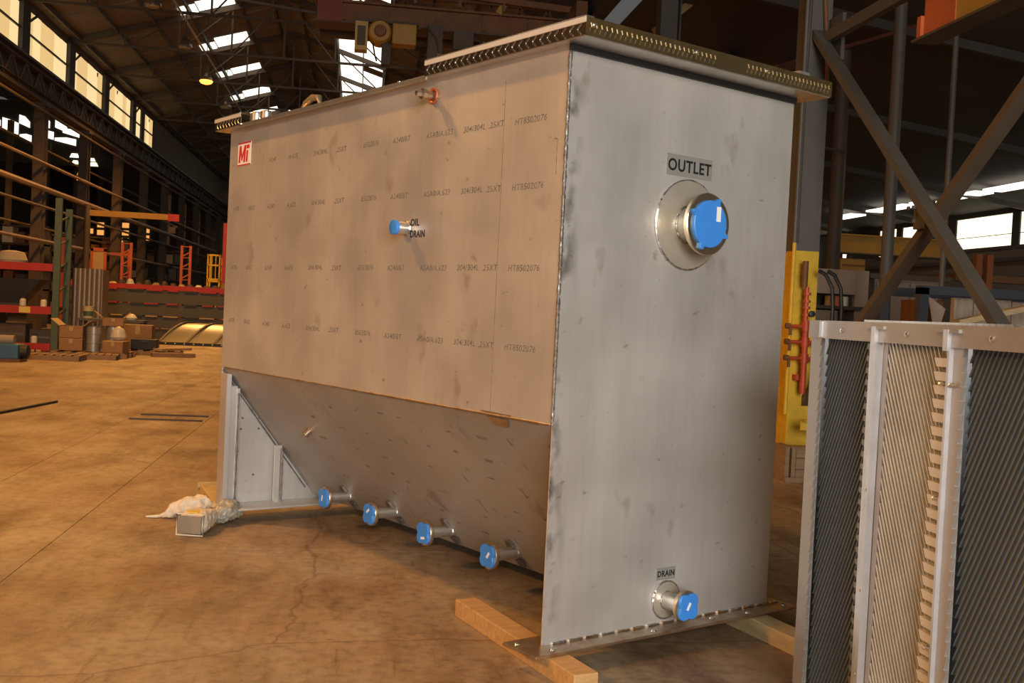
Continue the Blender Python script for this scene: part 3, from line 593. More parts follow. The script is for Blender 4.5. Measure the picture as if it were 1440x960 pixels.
# smudge dashes on the hopper (printed mill lines run down the slope)
hd = Vector((XB, 0, ZB - ZS)).normalized(); hn = Vector((-hd.z, 0, hd.x)) * -1
def hop(s, y): return Vector((0, y, ZS)) + hd * s + Vector((-.0012, 0, -.001))
for i in range(54):
    s = [.16, .33, .52, .71, .87, 1.0][i % 6] + random.uniform(-.04, .04); y = .15 + (i // 6) * .31 + random.uniform(-.1, .1) + .05 * (i % 6)
    if not .1 < y < 3.4 - s * .2: continue
    l_ = random.choice([.04, .05, .07, .10]); w_ = random.choice([.005, .007, .009, .018]) ; al = random.choice([0, 0, 0, 1.35])
    u = Vector((0, -math.cos(al), 0)) + hd * math.sin(al); n_ = Vector((0, math.sin(al), 0)) + hd * math.cos(al)
    u.normalize(); n_.normalize(); q = hop(s, y)
    MB().prism([q, q + u * l_, q + u * l_ * .95 + n_ * w_, q + u * l_ * .1 + n_ * w_], (-.0004, 0, -.0003)).build('scuff_mark', SMUDGE, T)

# timbers under the tank
def timber(name, p, q, w, h, m, label, group=None):
    p, q = Vector(p), Vector(q); d = q - p; o = MB().box((-d.length / 2, -w / 2, 0), (d.length / 2, w / 2, h)).build(name, m, None, bevel=.005)
    o.location = ((p.x + q.x) / 2, (p.y + q.y) / 2, 0); o.rotation_euler.z = math.atan2(d.y, d.x); tag(o, label, 'timber', group); return o
timber('support_timber', (.635, 5.64, 0), (1.03, 4.46, 0), .12, .0886, WOOD, 'orange-brown square timber under the tank corner below the hopper drains')
timber('support_timber', (1.93, 6.05, 0), (2.26, 4.88, 0), .13, .0886, WOODP, 'pale cracked timber under the tank end beside the plate pack')
timber('support_timber', (-1.12, 9.0, 0), (-.86, 8.02, 0), .12, .0886, WOODP, 'pale timber end under the far tank corner behind the bags')
timber('support_timber', (.25, 9.3, 0), (.35, 8.45, 0), .12, .0886, WOODP, 'pale timber block under the far tank leg away from the bags')

# ---------------------------------------------------------------- THE PLATE PACK
PX = 1.933
PK = empty('lamella_plate_pack', (PX, 3.3, 0)); tag(PK, 'upright stainless pack of closely stacked inclined plates in a bolted frame', 'plate pack')
yo = 3.3; ZT, ZBt = 1.555, .05; pitch = .046; K = 1.75; D = .52
def py(y): return y - yo
def lam_panel(ya, yb, sgn, x0, m_):
    """plates between y=ya (far) and y=yb (near), rising towards +y when sgn>0"""
    zc = ZBt - K * (ya - yb)
    while zc < ZT + K * (ya - yb):
        pts = []
        f = lambda y: zc + sgn * K * (y - (ya + yb) / 2)
        lo, hi = yb, ya
        cand = [lo, hi, (ZBt - zc) / (sgn * K) + (ya + yb) / 2, (ZT - zc) / (sgn * K) + (ya + yb) / 2]
        ok = sorted(y for y in cand if lo - 1e-6 <= y <= hi + 1e-6 and ZBt - 1e-6 <= f(y) <= ZT + 1e-6)
        if len(ok) >= 2 and ok[-1] - ok[0] > .02:
            a, b = ok[0], ok[-1]; th = .009 if sgn > 0 else .006
            MB().prism([(x0, py(a), f(a)), (x0, py(b), f(b)), (x0, py(b), f(b) + th), (x0, py(a), f(a) + th)], (.020, 0, 0)).build('lamella_plate', m_, PK)
        zc += pitch
lam_panel(4.345, 3.91, -1, .028, LAMSHADE); lam_panel(3.785, 3.40, 1, .014, LAM); lam_panel(3.262, 2.80, -1, .028, LAMSHADE)
for ya, yb_, m_, x_ in ((4.345, 3.90, LAMSHADE, .036), (3.785, 3.345, LAMM, .026), (3.262, 2.80, LAMSHADE, .036)): MB().box((x_, py(yb_), .03), (x_ + .004, py(ya), 1.56)).build('lamella_backing', m_, PK)
# back sheet closing the pack
MB().box((D + .03, py(4.36), .0), (D + .045, py(2.4), 1.6)).build('back_sheet', LAMG, PK)
MB().box((.03, py(2.80), .0), (D + .03, py(2.72), 1.58)).build('side_sheet', LAMG, PK)
# end stile (far) with notched edge
def notched(ya, yb, name, m, x0, x1, teeth_to=-1):
    """vertical strip from y=ya to y=yb; saw teeth point towards teeth_to"""
    mb = MB(); z = ZBt
    mb.box((x0, py(max(ya, yb)), .0), (x1, py(min(ya, yb)), 1.60)); o = mb.build(name, m, PK)
    tm = MB(); ye = min(ya, yb)
    while z < ZT - .01:
        tm.prism([(x0, py(ye), z), (x0, py(ye), z + pitch * .95), (x0, py(ye - .016), z + pitch * .95)], (.012, 0, 0)); z += pitch
    k = tm.build('saw_teeth', m, o); k['kind'] = 'stuff'; return o
notched(4.435, 4.345, 'frame_stile', LAMF, 0, .02)
notched(3.315, 3.262, 'frame_stile', LAMF, 0, .02)
MB().box((.02, py(4.435), 0), (D + .03, py(4.42), 1.58)).build('end_sheet', LAMG, PK)
# first channel: two flanges and a bright web
MB().box((.0, py(3.90), 0), (.012, py(3.845), 1.60)).build('frame_channel', LAMG, PK); MB().box((-.018, py(3.845), 0), (.010, py(3.815), 1.58)).build('frame_channel', LAMG, PK); MB().box((.012, py(3.815), 0), (.03, py(3.782), 1.57)).build('frame_channel', LAMF, PK)
tb = MB().box((.012, py(3.945), 0), (.024, py(3.90), .022)); tabm = tb.mesh('plate_tab', mat('tab_dark', (.21, .215, .21), .4, .5)); z = ZBt
while z < ZT - .03:
    o = bpy.data.objects.new('plate_tab', tabm); COL.objects.link(o); o.parent = PK; o.location = (0, 0, z)
    z += pitch
# second channel and bright tabs
MB().box((.0, py(3.350), 0), (.012, py(3.325), 1.60)).build('frame_channel', LAMG, PK); MB().box((-.016, py(3.325), 0), (.006, py(3.312), 1.60)).build('frame_channel', LAMG, PK)
tabm = MB().prism([(-.004, py(3.343), 0), (-.004, py(3.408), 0), (-.004, py(3.424), .029), (-.004, py(3.343), .029)], (.02, 0, 0)).mesh('plate_tab', TABM); z = ZBt + .01
while z < ZT - .05:
    o = bpy.data.objects.new('plate_tab', tabm); COL.objects.link(o); o.parent = PK; o.location = (0, 0, z); z += pitch
# head channel with bolts and clamps
MB().box((-.012, py(4.44), 1.552), (.0, py(2.35), 1.618)).build('head_channel', LAMF, PK); MB().box((-.012, py(4.44), 1.618), (.06, py(2.35), 1.626)).build('head_channel_lip', LAMF, PK)
MB().box((-.02, py(4.32), 1.556), (-.012, py(4.295), 1.622)).build('frame_channel', LAMG, PK)
for y in (4.12, 3.60, 3.08, 2.62): MB().lathe((-.012, py(y), 1.588), (-1, 0, 0), [(0, .011), (.006, .010), (.009, .004)], 10).build('bolt_head', BOLT, PK, True)
for y in (3.83, 3.325):
    c = MB().box((-.024, py(y + .075), 1.600), (-.012, py(y - .075), 1.612)).build('clamp_bar', LAMF, PK); MB().box((-.026, py(y + .014), 1.54), (-.012, py(y - .014), 1.61)).build('clamp_tongue', LAMG, c)
MB().box((-.004, py(3.95), 1.626), (.03, py(2.95), 1.634)).build('top_strip', BRIGHT, PK)
for y, z in ((3.83, 1.0), (3.83, .62), (3.36, 1.43), (3.36, 1.05), (3.30, 1.43), (3.36, .55), (3.83, .3)): MB().lathe((-.0, py(y), z), (-1, 0, 0), [(0, .008), (.018, .007), (.021, .003)], 10).build('bolt_head', BOLT, PK, True)
MB().box((.0, py(4.44), .0), (D + .04, py(2.35), .03)).build('base_sheet', LAMG, PK)

# ---------------------------------------------------------------- RIGHT COLUMN LINE
def rcol(y, label):
    c = empty('crane_column', (XR, y, 0)); tag(c, label, 'column')
    MB().ibeam((0, 0, .03), (0, 0, 2.42), .28, .27, .022, up=(1, 0, 0)).build('painted_lower_shaft', YEL, c)['label'] = 'safety yellow lower shaft'
    MB().ibeam((0, 0, 2.42), (0, 0, 8.0), .28, .27, .022, up=(1, 0, 0)).build('upper_shaft', GST, c)
    MB().box((-.134, -.16, .03), (.134, -.14, 2.42)).build('painted_lower_shaft', YEL, c); MB().box((-.134, -.16, 2.42), (.134, -.14, 8)).build('upper_shaft', GST, c)
    MB().box((-.25, -.25, 0), (.25, .25, .03)).build('base_plate', YEL, c)
    return c
c = rcol(11.6, 'tall steel column painted safety yellow at its foot beside the red valve manifold')
MB().box((.10, -.5, 4.45), (.14, -.1, 4.95)).build('gusset_plate', GST, c); MB().tube([(-.17, -.2, .62), (-.17, -.2, 2.5)], .022, 8).build('conduit', YEL, c); MB().tube([(-.17, -.2, 2.5), (-.17, -.2, 7.5)], .022, 8).build('conduit', GST, c)
MB().tube([(-.09, -.18, 7.6), (.02, -.18, 5.3), (.08, -.2, 4.6), (.1, -.2, 4.2)], .025, 8).build('cable', RUST, c); MB().tube([(-.16, -.18, 7.6), (-.12, -.18, 5.3), (-.14, -.18, 4.3), (-.14, -.18, 2.5)], .02, 8).build('cable', BRN, c)
br = empty('cross_bracing', (XR, 8.6, 0)); tag(br, 'grey steel cross bracing between the columns behind the plate pack', 'bracing')
MB().bar((-.03, 2.85, 4.80), (-.03, -2.9, -.0 + .02), .08, .12, up=(1, 0, 0)).build('brace_bar', GST, br); MB().bar((.09, -2.9, 4.95), (.09, 2.9, .72), .08, .13, up=(1, 0, 0)).build('brace_bar', mat('brace_brown', (.13, .095, .065), .6, .2, .5, 3, (.095, .068, .046)), br)
MB().bar((.03, 2.9, 4.72), (.03, -2.9, 4.72), .08, .12).build('strut', GST, br); MB().box((-.02, .32, 2.50), (.07, .52, 2.74)).build('splice_plate', GST, br)
for dy, dz in ((.37, 2.56), (.47, 2.68), (.38, 2.68)): MB().lathe((-.09, dy, dz), (-1, 0, 0), [(0, .018), (.02, .016)], 8).build('bolt_head', GST, br)
c2_ = rcol(11.6 - 2 * 3.0, 'steel column of the right row standing beyond the plate pack'); 
for y in BAYS:
    if 15 < y < 70:
        c = empty('row_column', (XR, y + 2.5, 0)); tag(c, 'dark steel column further along the right column row', 'column', 'dark columns of the right row')
        MB().ibeam((0, 0, .03), (0, 0, 8.0), .30, .34, .022, up=(1, 0, 0)).build('shaft', DRK, c); MB().box((-.25, -.25, 0), (.25, .25, .03)).build('base_plate', DRK, c)
rg = empty('crane_runway_girder', (XR, 40, 8.0)); tag(rg, 'dark brown crane runway girder carried by the right column row', 'girder')
MB().ibeam((0, -50, .3), (0, 50, .3), .3, .6).build('girder_beam', DRK, rg); MB().bar((0, -50, .66), (0, 50, .66), .07, .12).build('rail', BRN, rg)
MB().box((-.1, -50, .72), (.0, 50, 3.4)).build('upper_siding', DARKW, rg)
# valve manifold
mf = empty('valve_manifold', (4.78, 11.28, 0)); tag(mf, 'red pipe manifold with valve arms fixed to the yellow column', 'manifold')
MB().tube([(.06, 0, .86), (.06, 0, 1.66)], .034, 12).build('riser_pipe', PIPER, mf, True); MB().tube([(.05, 0, 1.66), (.05, 0, 2.02)], .024, 10).build('riser_pipe', PIPER, mf, True)
MB().tube([(.02, .0, 2.02), (.02, 0, 2.3)], .032, 10).build('riser_pipe', RUST, mf, True)
for z in (1.93, 1.85, 1.78, 1.70): MB().lathe((.055, 0, z), (0, 0, 1), [(0, .042), (.03, .042)], 12).build('pipe_union', PIPER, mf)
for z in (1.59, 1.42, 1.245):
    a = MB().tube([(-.16, 0, z), (.24, 0, z)], .020, 10).build('valve_arm', PIPER, mf, True)
    MB().lathe((.06, -.0, z - .05), (0, 0, 1), [(0, .046), (.1, .046)], 12).build('tee_fitting', PIPER, a, True); MB().lathe((-.17, 0, z), (1, 0, 0), [(0, .032), (.05, .032)], 10).build('pipe_cap', RUST, a)
    MB().box((-.135, -.03, z - .10), (-.105, -.01, z - .02)).build('valve_lever', RUST, a)
    MB().lathe((.14, 0, z), (1, 0, 0), [(0, .03), (.05, .03)], 10).build('valve_body', PIPER, a)
MB().lathe((.09, -.06, 1.73), (0, -1, 0), [(0, .035), (.03, .035), (.035, .02)], 14).build('pressure_gauge', BLKP, mf, True)
MB().box((.0, .05, 1.0), (.08, .19, 1.06)).build('wall_bracket', PIPER, mf)
for i, dx in enumerate((0, .10)):
    h = MB().tube([(4.92 + dx, 11.2, 2.2), (5.0 + dx, 11.2, 2.16), (5.08 + dx, 11.2, 2.02), (5.1 + dx, 11.2, 1.8), (5.09 + dx, 11.2, 1.2), (5.1 + dx, 11.2, .6), (5.2 + dx, 11.2, .02)], .022, 8).build('air_hose', BLKP, None, True); tag(h, 'black rubber hose arching down beside the yellow column', 'hose', 'black hoses by the yellow column')
s = MB().bar((4.72, 10.95, .60), (5.25, 10.95, .60), .12, .012).bar((4.72, 11.0, .545), (5.25, 11.0, .545), .012, .11).build('bracket_shelf', YEL); tag(s, 'yellow angle bracket sticking out at the foot of the yellow column', 'bracket')
# wooden crate at column foot
cr_ = empty('wooden_crate', (4.64, 10.75, 0), R(4)); tag(cr_, 'small wooden slatted crate at the foot of the yellow column', 'crate')
for i, x in enumerate((-.26, -.19)): MB().box((x, -.17, .0), (x + .045, .17, .36)).build('slat', CRATE, cr_)
for i in range(3): MB().box((-.14, -.17, .02 + i * .115), (.25, -.14, .125 + i * .115)).build('slat', CRATE, cr_)
MB().box((-.14, -.14, .0), (.25, .17, .34)).build('crate_body', CRATE, cr_); MB().box((-.27, -.21, .0), (.3, -.172, .05)).build('skid', CRATE, cr_)
# yellow-tipped monorail girder
jg = empty('monorail_girder', (4.5, 5.0, 3.95)); tag(jg, 'yellow monorail girder with an orange-red painted tip above the bracing', 'girder')
MB().box((-.012, -5, .02), (.012, 2.95, .52)).build('girder_web', YELD, jg); MB().box((-.02, 2.95, .02), (.02, 3.42, .52)).build('painted_tip', ORG, jg)
MB().box((-.11, -5, .0), (.11, 3.45, .02)).build('bottom_flange', BRN, jg); MB().box((-.11, -5, .52), (.11, 3.45, .54)).build('top_flange', BRN, jg)
MB().box((-.05, 3.42, .03), (.05, 3.48, .22)).build('end_stop', ORG, jg)
for y in (-4, 0.6): MB().bar((0, y, .54), (0, y, 5.5), .06, .06).build('hanger', GST, jg)
# thin posts behind the bracing
for (x, y, z, r, lb) in [(6.5, 12.8, 7.3, .075, 'thick grey round post standing behind the cross bracing'), (6.5, 11.48, 7.3, .032, 'thin grey pipe post behind the cross bracing'), (9.05, 20, 6.9, .13, 'dark square aisle post behind the cream cabinet')]:
    o = MB().tube([(x, y, 0), (x, y, z)], r, 12).build('aisle_post', GST if r < .1 else BRN, None, True); tag(o, lb, 'post')
# contents of the right aisle
yb = empty('bridge_crane_beam', (10, 22, 3.2)); tag(yb, 'deep yellow crane beam across the right aisle', 'crane beam')
MB().box((-.0, 0, .0), (2.6, .14, .36)).build('beam_web', YELD, yb); MB().box((-.02, -.06, -.03), (2.62, .2, .0)).build('beam_flange', DRK, yb); MB().box((-.02, -.06, .36), (2.62, .2, .39)).build('beam_flange', YELD, yb)
for x in (.1, 2.5): MB().bar((x, .07, .38), (x, .07, 3.0), .08, .08).build('hanger', DRK, yb)
hb = empty('hoist_box', (10.15, 22.0, 2.75)); tag(hb, 'yellow hoist box under the crane beam in the right aisle', 'hoist'); MB().box((0, 0, .0), (.55, .4, .33)).build('housing', YELD, hb, bevel=.02); MB().box((.02, -.01, .16), (.53, 0, .2)).build('seam', RUST, hb); MB().bar((.27, .2, .33), (.27, .2, .42), .1, .1).build('hook_plate', DRK, hb)
sh = empty('storage_shelf', (6.45, 15, 0)); tag(sh, 'cream steel cabinet over a dark shelf bench behind the black hoses', 'shelf')
MB().box((0, .0, 2.08), (.72, .5, 2.44)).build('upper_cabinet', CREAM, sh, bevel=.01); MB().box((.72, .02, 1.6), (.92, .5, 2.44)).build('side_panel', CREAM, sh)
MB().box((-.1, -.1, 1.86), (1.0, .5, 1.91)).build('shelf_board', DRK, sh); MB().box((-.1, .45, 0), (1.0, .5, 2.08)).build('back_board', DRK, sh)
for x in (-.1, .45, .95): MB().box((x, -.1, 0), (x + .05, -.05, 1.86)).build('leg', DRK, sh)
MB().box((.02, -.08, 1.3), (.42, .4, 1.84)).build('drawer_unit', mat('drawer_grey', (.20, .17, .14), .6), sh)
for i, (x, m_, lb) in enumerate([(6.52, PALE, 'pale tin can on the dark shelf by the black hoses'), (6.80, YELD, 'narrow amber jar on the dark shelf'), (6.93, ORG, 'round orange can on the dark shelf'), (7.05, PALE, 'pale narrow bottle on the dark shelf beside the orange can'), (7.26, PALE, 'pale flared bottle at the end of the dark shelf')]):
    c = empty('paint_can', (x, 15.1, 1.91)); tag(c, lb, 'can', 'cans on the shelf')
    MB().lathe((0, 0, 0), (0, 0, 1), [(0, .055), (.14, .055)], 14).build('body', m_, c, True); MB().lathe((0, 0, .14), (0, 0, 1), [(0, .05), (.015, .05)], 14).build('lid', DRK, c, True)
lk = empty('tool_locker', (7.55, 15.2, 0)); tag(lk, 'dull brown tool locker seen through the cross bracing', 'locker')
MB().box((0, 0, 0), (1.1, .6, 2.35)).build('body', mat('locker_brown', (.21, .155, .12), .6, 0, .4, 2, (.17, .125, .095)), lk)
for x in (.03, .56): d_ = MB().box((x, -.02, .1), (x + .5, 0, 2.3)).build('door', mat('locker_door', (.26, .19, .15), .6, 0, .4, 2, (.21, .155, .12)), lk); MB().box((x + .4, -.04, 1.8), (x + .43, -.02, 2.0)).build('handle', GST, d_)
MB().box((-.1, -.05, 2.35), (1.2, .65, 2.42)).build('top_board', BRN, lk)
sk = empty('steel_stack', (8.6, 17.5, 0)); tag(sk, 'rust brown steel boxes stacked behind the navy rack', 'steel boxes')
MB().box((0, 0, 0), (.9, 1, 2.5)).build('box_section', mat('rust_box', (.24, .12, .06), .7, 0, .5, 2, (.18, .085, .04)), sk); MB().box((.95, 0, 0), (4.5, 1, 2.5)).build('box_section', BRN, sk)
MB().box((1.5, -.1, 2.5), (3.2, .9, 2.62)).build('lid', RUST, sk)
for i, (x, y) in enumerate(((10.35, 17.2), (10.55, 17.2))): o = MB().box((x, y, 0), (x + .11, y + .11, 2.95)).build('orange_post', mat('dull_orange', (.26, .075, .02), .6)); tag(o, 'dull orange steel post standing before the rust brown boxes', 'post', 'orange posts in the right aisle')
rk = empty('navy_rack', (5.45, 10.0, 0)); tag(rk, 'dark navy steel rack holding pale planks behind the plate pack', 'rack')
for x in (0, 1.75): MB().box((x, 0, 0), (x + .09, .1, 2.03)).build('post', NAVY, rk); MB().box((x, .8, 0), (x + .09, .9, 2.03)).build('post', NAVY, rk)
MB().box((0, 0, 1.965), (1.84, .1, 2.05)).build('top_rail', NAVY, rk); MB().box((0, .8, 1.96), (1.84, .9, 2.05)).build('top_rail', NAVY, rk); MB().box((.09, .05, 1.3), (1.75, .85, 1.36)).build('shelf', NAVY, rk)
for i in range(6):
    x = 5.93 + i * .208 - (.0 if i else .0); o = MB().box((x, 10.2, 1.36), (x + .2, 10.28, 1.955 - .01 * (i % 2))).build('plank', BOXW, None, bevel=.006); tag(o, 'pale grey-brown plank standing upright in the navy rack', 'plank', 'planks in the navy rack')
bx = MB().box((5.62, 10.4, 1.36), (5.92, 10.7, 1.92)).build('rust_box', RUST); tag(bx, 'rust brown box at the post end inside the navy rack', 'box')
dp = MB().prism([(5.60, 10.02, 1.70), (5.60, 10.12, 1.955), (5.80, 10.14, 1.835), (5.70, 10.05, 1.66)], (.01, .03, 0)); dp.prism([(5.60, 10.02, 1.36), (5.60, 10.02, 1.70), (5.70, 10.05, 1.66), (5.72, 10.05, 1.36)], (.01, .03, 0)); o = dp.build('primed_plate', PINK); tag(o, 'pinkish bent plate leaning in the navy rack', 'plate')
o = MB().bar((5.55, 9.5, 1.70), (6.75, 9.5, 1.99), .12, .05).bar((5.6, 9.56, .0), (5.6, 9.56, 1.72), .05, .08).bar((6.7, 9.56, 0), (6.7, 9.56, 1.98), .05, .08).build('sawhorse_board', WOODP); tag(o, 'yellowish board sloping up across the front of the navy rack', 'board')
# small bright door far in the right aisle
dr = empty('door_1', (13.0, 30, 0)); tag(dr, 'bright narrow gap of a far door', kind='structure'); MB().box((0, 0, 3.2), (.14, .05, 3.95)).build('door_light', WINR, dr); MB().box((-.6, .06, 0), (.9, .16, 4.2)).build('door_leaf', DARKW, dr)

# ---------------------------------------------------------------- BRIDGE CRANE of the main bay
bc = empty('bridge_crane', (0, 25, 7.9)); tag(bc, 'rusty orange overhead bridge crane spanning the bay above the tank', 'crane')
MB().box((-1.15, 0, .0), (4.6, .5, .42)).build('girder', RUST, bc); MB().box((-1.2, -.12, .42), (4.6, .62, .47)).build('girder_flange', RUST, bc); MB().box((-1.2, -.12, -.04), (4.6, .62, .0)).build('girder_flange', BRN, bc)
MB().box((-1.15, -.16, -.02), (-.6, -.02, .44)).build('painted_tip', mat('faded_red', (.17, .025, .015), .6), bc)
MB().bar((-1.15, 1.8, .30), (4.6, 1.8, .30), .3, .45).build('rear_girder', BRN, bc); MB().bar((.4, -.3, .82), (4.6, -.3, .62), .12, .14).build('walkway_rail', RUST, bc)
MB().bar((-1.1, -.3, .95), (.4, -.3, .82), .12, .14).build('walkway_rail', RUST, bc)
for x in (1.0, 2.0, 3.0): MB().bar((x, -.3, .46), (x, -.3, .8), .06, .06).build('rail_post', RUST, bc)
for k in range(8):
    x = -.9 + k * .7; MB().bar((x, 1.8, .5), (x + .35, 1.8, 1.15), .06, .07).build('lattice_bar', RUST, bc); MB().bar((x + .7, 1.8, .5), (x + .35, 1.8, 1.15), .06, .07).build('lattice_bar', RUST, bc)
MB().bar((-1.15, 1.8, 1.2), (4.6, 1.8, 1.2), .12, .1).build('walkway_rail', RUST, bc)
for k in range(5): MB().box((-.6 + k * 1.05, -.05, .05), (-.52 + k * 1.05, 0, .40)).build('web_stiffener', RUST, bc)
MB().box((1.9, -.25, -.45), (2.35, .2, -.04)).build('junction_box', BRN, bc); MB().tube([(2.3, -.1, -.1), (2.8, -.1, -.35), (3.4, -.1, -.12), (3.9, -.1, -.3), (4.4, -.1, -.1)], .02, 6).build('festoon_cable', DRK, bc)
MB().bar((2.9, -.1, .45), (3.5, -.1, 1.5), .14, .14).build('tie_brace', YELD, bc)
MB().box((4.5, -1.2, .1), (4.75, 3, .6)).build('end_truck', RUST, bc); MB().bar((-1.15, .25, .2), (-10.8, .25, 1.1), .06, .05).build('drag_chain', DRK, bc)
ho = empty('trolley_hoist', (.6, 24.6, 7.1)); tag(ho, 'yellow electric trolley hoist hanging under the bridge crane', 'hoist')
MB().lathe((-.35, -.1, .55), (0, 1, 0), [(0, .22), (.06, .26), (.5, .26), (.55, .2)], 20).build('drum', YELD, ho, True); MB().lathe((-.35, -.16, .55), (0, 1, 0), [(0, .12), (.06, .14)], 14).build('drum_hub', RUST, ho, True)
MB().box((-.08, 0, .32), (.46, .45, .78)).build('gearbox', YELD, ho, bevel=.03); MB().box((-.9, .1, .15), (-.62, .45, .78)).build('control_box', mat('control_box', (.42, .27, .06), .5), ho); MB().box((-.85, .09, .25), (-.67, .1, .68)).build('control_cover', BRN, ho)
MB().box((-.9, .1, .78), (.5, .4, .84)).build('trolley_frame', BRN, ho); MB().box((.72, .1, -.15), (1.05, .35, .84)).build('motor', BRN, ho); MB().box((-.3, .0, -.15), (-.1, .3, .3)).build('hook_block', DRK, ho)
MB().tube([(.46, .2, .7), (.7, .0, .74), (.9, -.05, .5), (1.0, -.05, .1)], .018, 8).build('cable', BRN, ho)
MB().tube([(-.5, .0, .3), (-.45, 0, .05), (-.4, 0, -.1)], .018, 8).build('cable', BLKP, ho)
# other roof-level members at right
for i, (p_, q_, w_, m_) in enumerate([((5.28, 20, 6.95), (6.3, 20, 7.85), .13, mat('tan_brace', (.34, .24, .10), .6)), ((5.0, 18, 5.9), (8.6, 24, 7.6), .2, BRN), ((5.0, 17, 5.5), (9.5, 23, 7.3), .12, RUST), ((5.2, 13.5, 4.9), (9.0, 16.5, 6.6), .05, mat('dull_red', (.14, .03, .015), .6)), ((5.2, 16.5, 4.6), (9.0, 19.5, 4.9), .035, DRK)]):
    o = MB().bar(p_, q_, w_, w_).build('roof_brace', m_); tag(o, ['tan diagonal roof brace near the right column row', 'wide brown sloping roof strut in the right aisle', 'rusty sloping roof strut in the right aisle', 'dull red sloping pipe in the right aisle roof', 'thin grey tie bar in the right aisle roof'][i], 'brace')

# ---------------------------------------------------------------- LEFT BACKGROUND
# pallet rack
pr = empty('pallet_rack', (-7.55, 29, 0)); tag(pr, 'red and green pallet rack with dark goods at the left aisle', 'rack')
for y in (0, 1.0):
    MB().box((-.08, y, 0), (.08, y + .09, 3.9 if y == 0 else 3.7)).build('upright', GRN, pr); MB().box((-3.2, y, 0), (-3.04, y + .09, 3.9)).build('upright', GRN, pr)
for i in range(6): MB().bar((.0, .05, .3 + .6 * i), (.0, 1.05, .5 + .6 * i), .04, .04).build('frame_lacing', GRN, pr)
for z in (2.04, .95, .02):
    b_ = MB().box((-3.04, -.05, z), (-.08, .0, z + .19)).build('load_beam', REDP, pr); MB().box((-3.04, 1.05, z), (-.08, 1.1, z + .19)).build('load_beam', REDP, pr); MB().box((-3.0, 0, z + .12), (-.1, 1.05, z + .15)).build('deck', DRK, pr)
    if z == .95: MB().box((-.85, -.056, z + .02), (-.58, -.05, z + .17)).build('beam_label', mat('yellow_label', (.7, .55, .1), .5), b_)
def prop(name, loc, fn, label, cat, group=None, rz=0):
    t_ = empty(name, loc, rz); tag(t_, label, cat, group); fn(t_); return t_
def hopper_bin(t_):
    MB().add([(-.75, -.3, .72), (.55, -.3, .72), (.55, .5, .72), (-.75, .5, .72), (-.75, -.2, .1), (.05, -.2, .1), (.05, .4, .1), (-.75, .4, .1)], [(3, 2, 1, 0), (4, 5, 6, 7), (0, 1, 5, 4), (1, 2, 6, 5), (2, 3, 7, 6), (3, 0, 4, 7)]).build('bin_body', BLKP, t_); MB().box((-.75, -.2, 0), (.05, .4, .1)).build('bin_foot', DRK, t_)
prop('tipping_bin', (-8.5, 29.4, 1.10), hopper_bin, 'black tapered bin on the middle rack shelf', 'bin')
prop('machine_part', (-8.75, 29.4, 2.19), lambda t_: (MB().lathe((0, 0, 0), (0, 0, 1), [(0, .35), (.1, .38), (.3, .3), (.34, .1)], 14).build('body', mat('grey_cloth', (.36, .30, .22), .8), t_, True), MB().box((-.35, -.3, 0), (.3, .3, .03)).build('foot', DRK, t_)), 'grey covered lump on the top rack beam', 'machine part')
for i, (x, z, m_, lb) in enumerate([(-8.35, 1.10, PALE, 'pale jar on the middle rack shelf beside the black bin'), (-7.85, 1.10, mat('white_tub', (.75, .62, .42), .5), 'whitish tub at the end of the middle rack shelf'), (-8.05, .17, PALE, 'pale bottle on the bottom rack deck')]):
    c = empty('jar', (x, 29.08, z)); tag(c, lb, 'jar'); MB().lathe((0, 0, 0), (0, 0, 1), [(0, .08), (.18, .08), (.22, .05)], 12).build('body', m_, c, True); MB().lathe((0, 0, .22), (0, 0, 1), [(0, .05), (.04, .05)], 10).build('lid', DRK, c, True)
for i, (x, w, h, m_, lb) in enumerate([(-9.3, 1.0, .5, BRN, 'long brown carton on the bottom rack deck'), (-8.2, .55, .38, DRK, 'dark carton on the bottom rack deck')]):
    c = empty('carton', (x, 29.5, .17)); tag(c, lb, 'carton'); MB().box((0, -.3, 0), (w, .3, h)).build('body', m_, c); MB().box((.05, -.31, h * .4), (w - .05, -.3, h * .55)).build('tape_band', GST, c)
# corrugated tank behind rack
cs = empty('corrugated_bin', (-7.72, 31.35, 0)); tag(cs, 'tall corrugated sheet metal bin behind the cardboard boxes', 'bin')
for i in range(6): MB().lathe((.06 + i * .125, 0, .0), (0, 0, 1), [(0, .07), (2.2, .07)], 10, True).build('corrugation', CYL, cs, True)
MB().box((-.02, .03, 0), (.78, .8, 2.19)).build('bin_body', CYL, cs)
# pail on table
tb_ = empty('work_table', (-7.35, 30.45, 0)); tag(tb_, 'dark low steel table carrying a pale pail behind the boxes', 'table')
MB().box((0, 0, .80), (1.7, .7, .86)).build('tabletop', GST, tb_)
for x in (.03, 1.6):
    for y in (.03, .6): MB().box((x, y, 0), (x + .07, y + .07, .8)).build('leg', DRK, tb_)
def pail(t_):
    MB().lathe((0, 0, 0), (0, 0, 1), [(0, .12), (.29, .135), (.30, .145), (.31, .145)], 18).build('body', mat('pail_cream', (.55, .47, .26), .5), t_, True); MB().lathe((0, 0, .06), (0, 0, 1), [(0, .128), (.13, .134)], 18).build('label_band', GRN, t_, True); MB().lathe((0, 0, .29), (0, 0, 1), [(.02, .13), (.03, .12)], 18).build('lid', YELD, t_, True)
prop('pail', (-7.12, 30.65, .86), pail, 'cream pail with a dark label on the low steel table', 'pail')
prop('rag_bundle', (-6.0, 30.65, .86), lambda t_: MB().lathe((0, 0, 0), (0, 0, 1), [(0, .12), (.06, .15), (.14, .09), (.17, .02)], 9).build('cloth', PALE, t_, True), 'small pale bundle at the end of the low steel table', 'bundle')
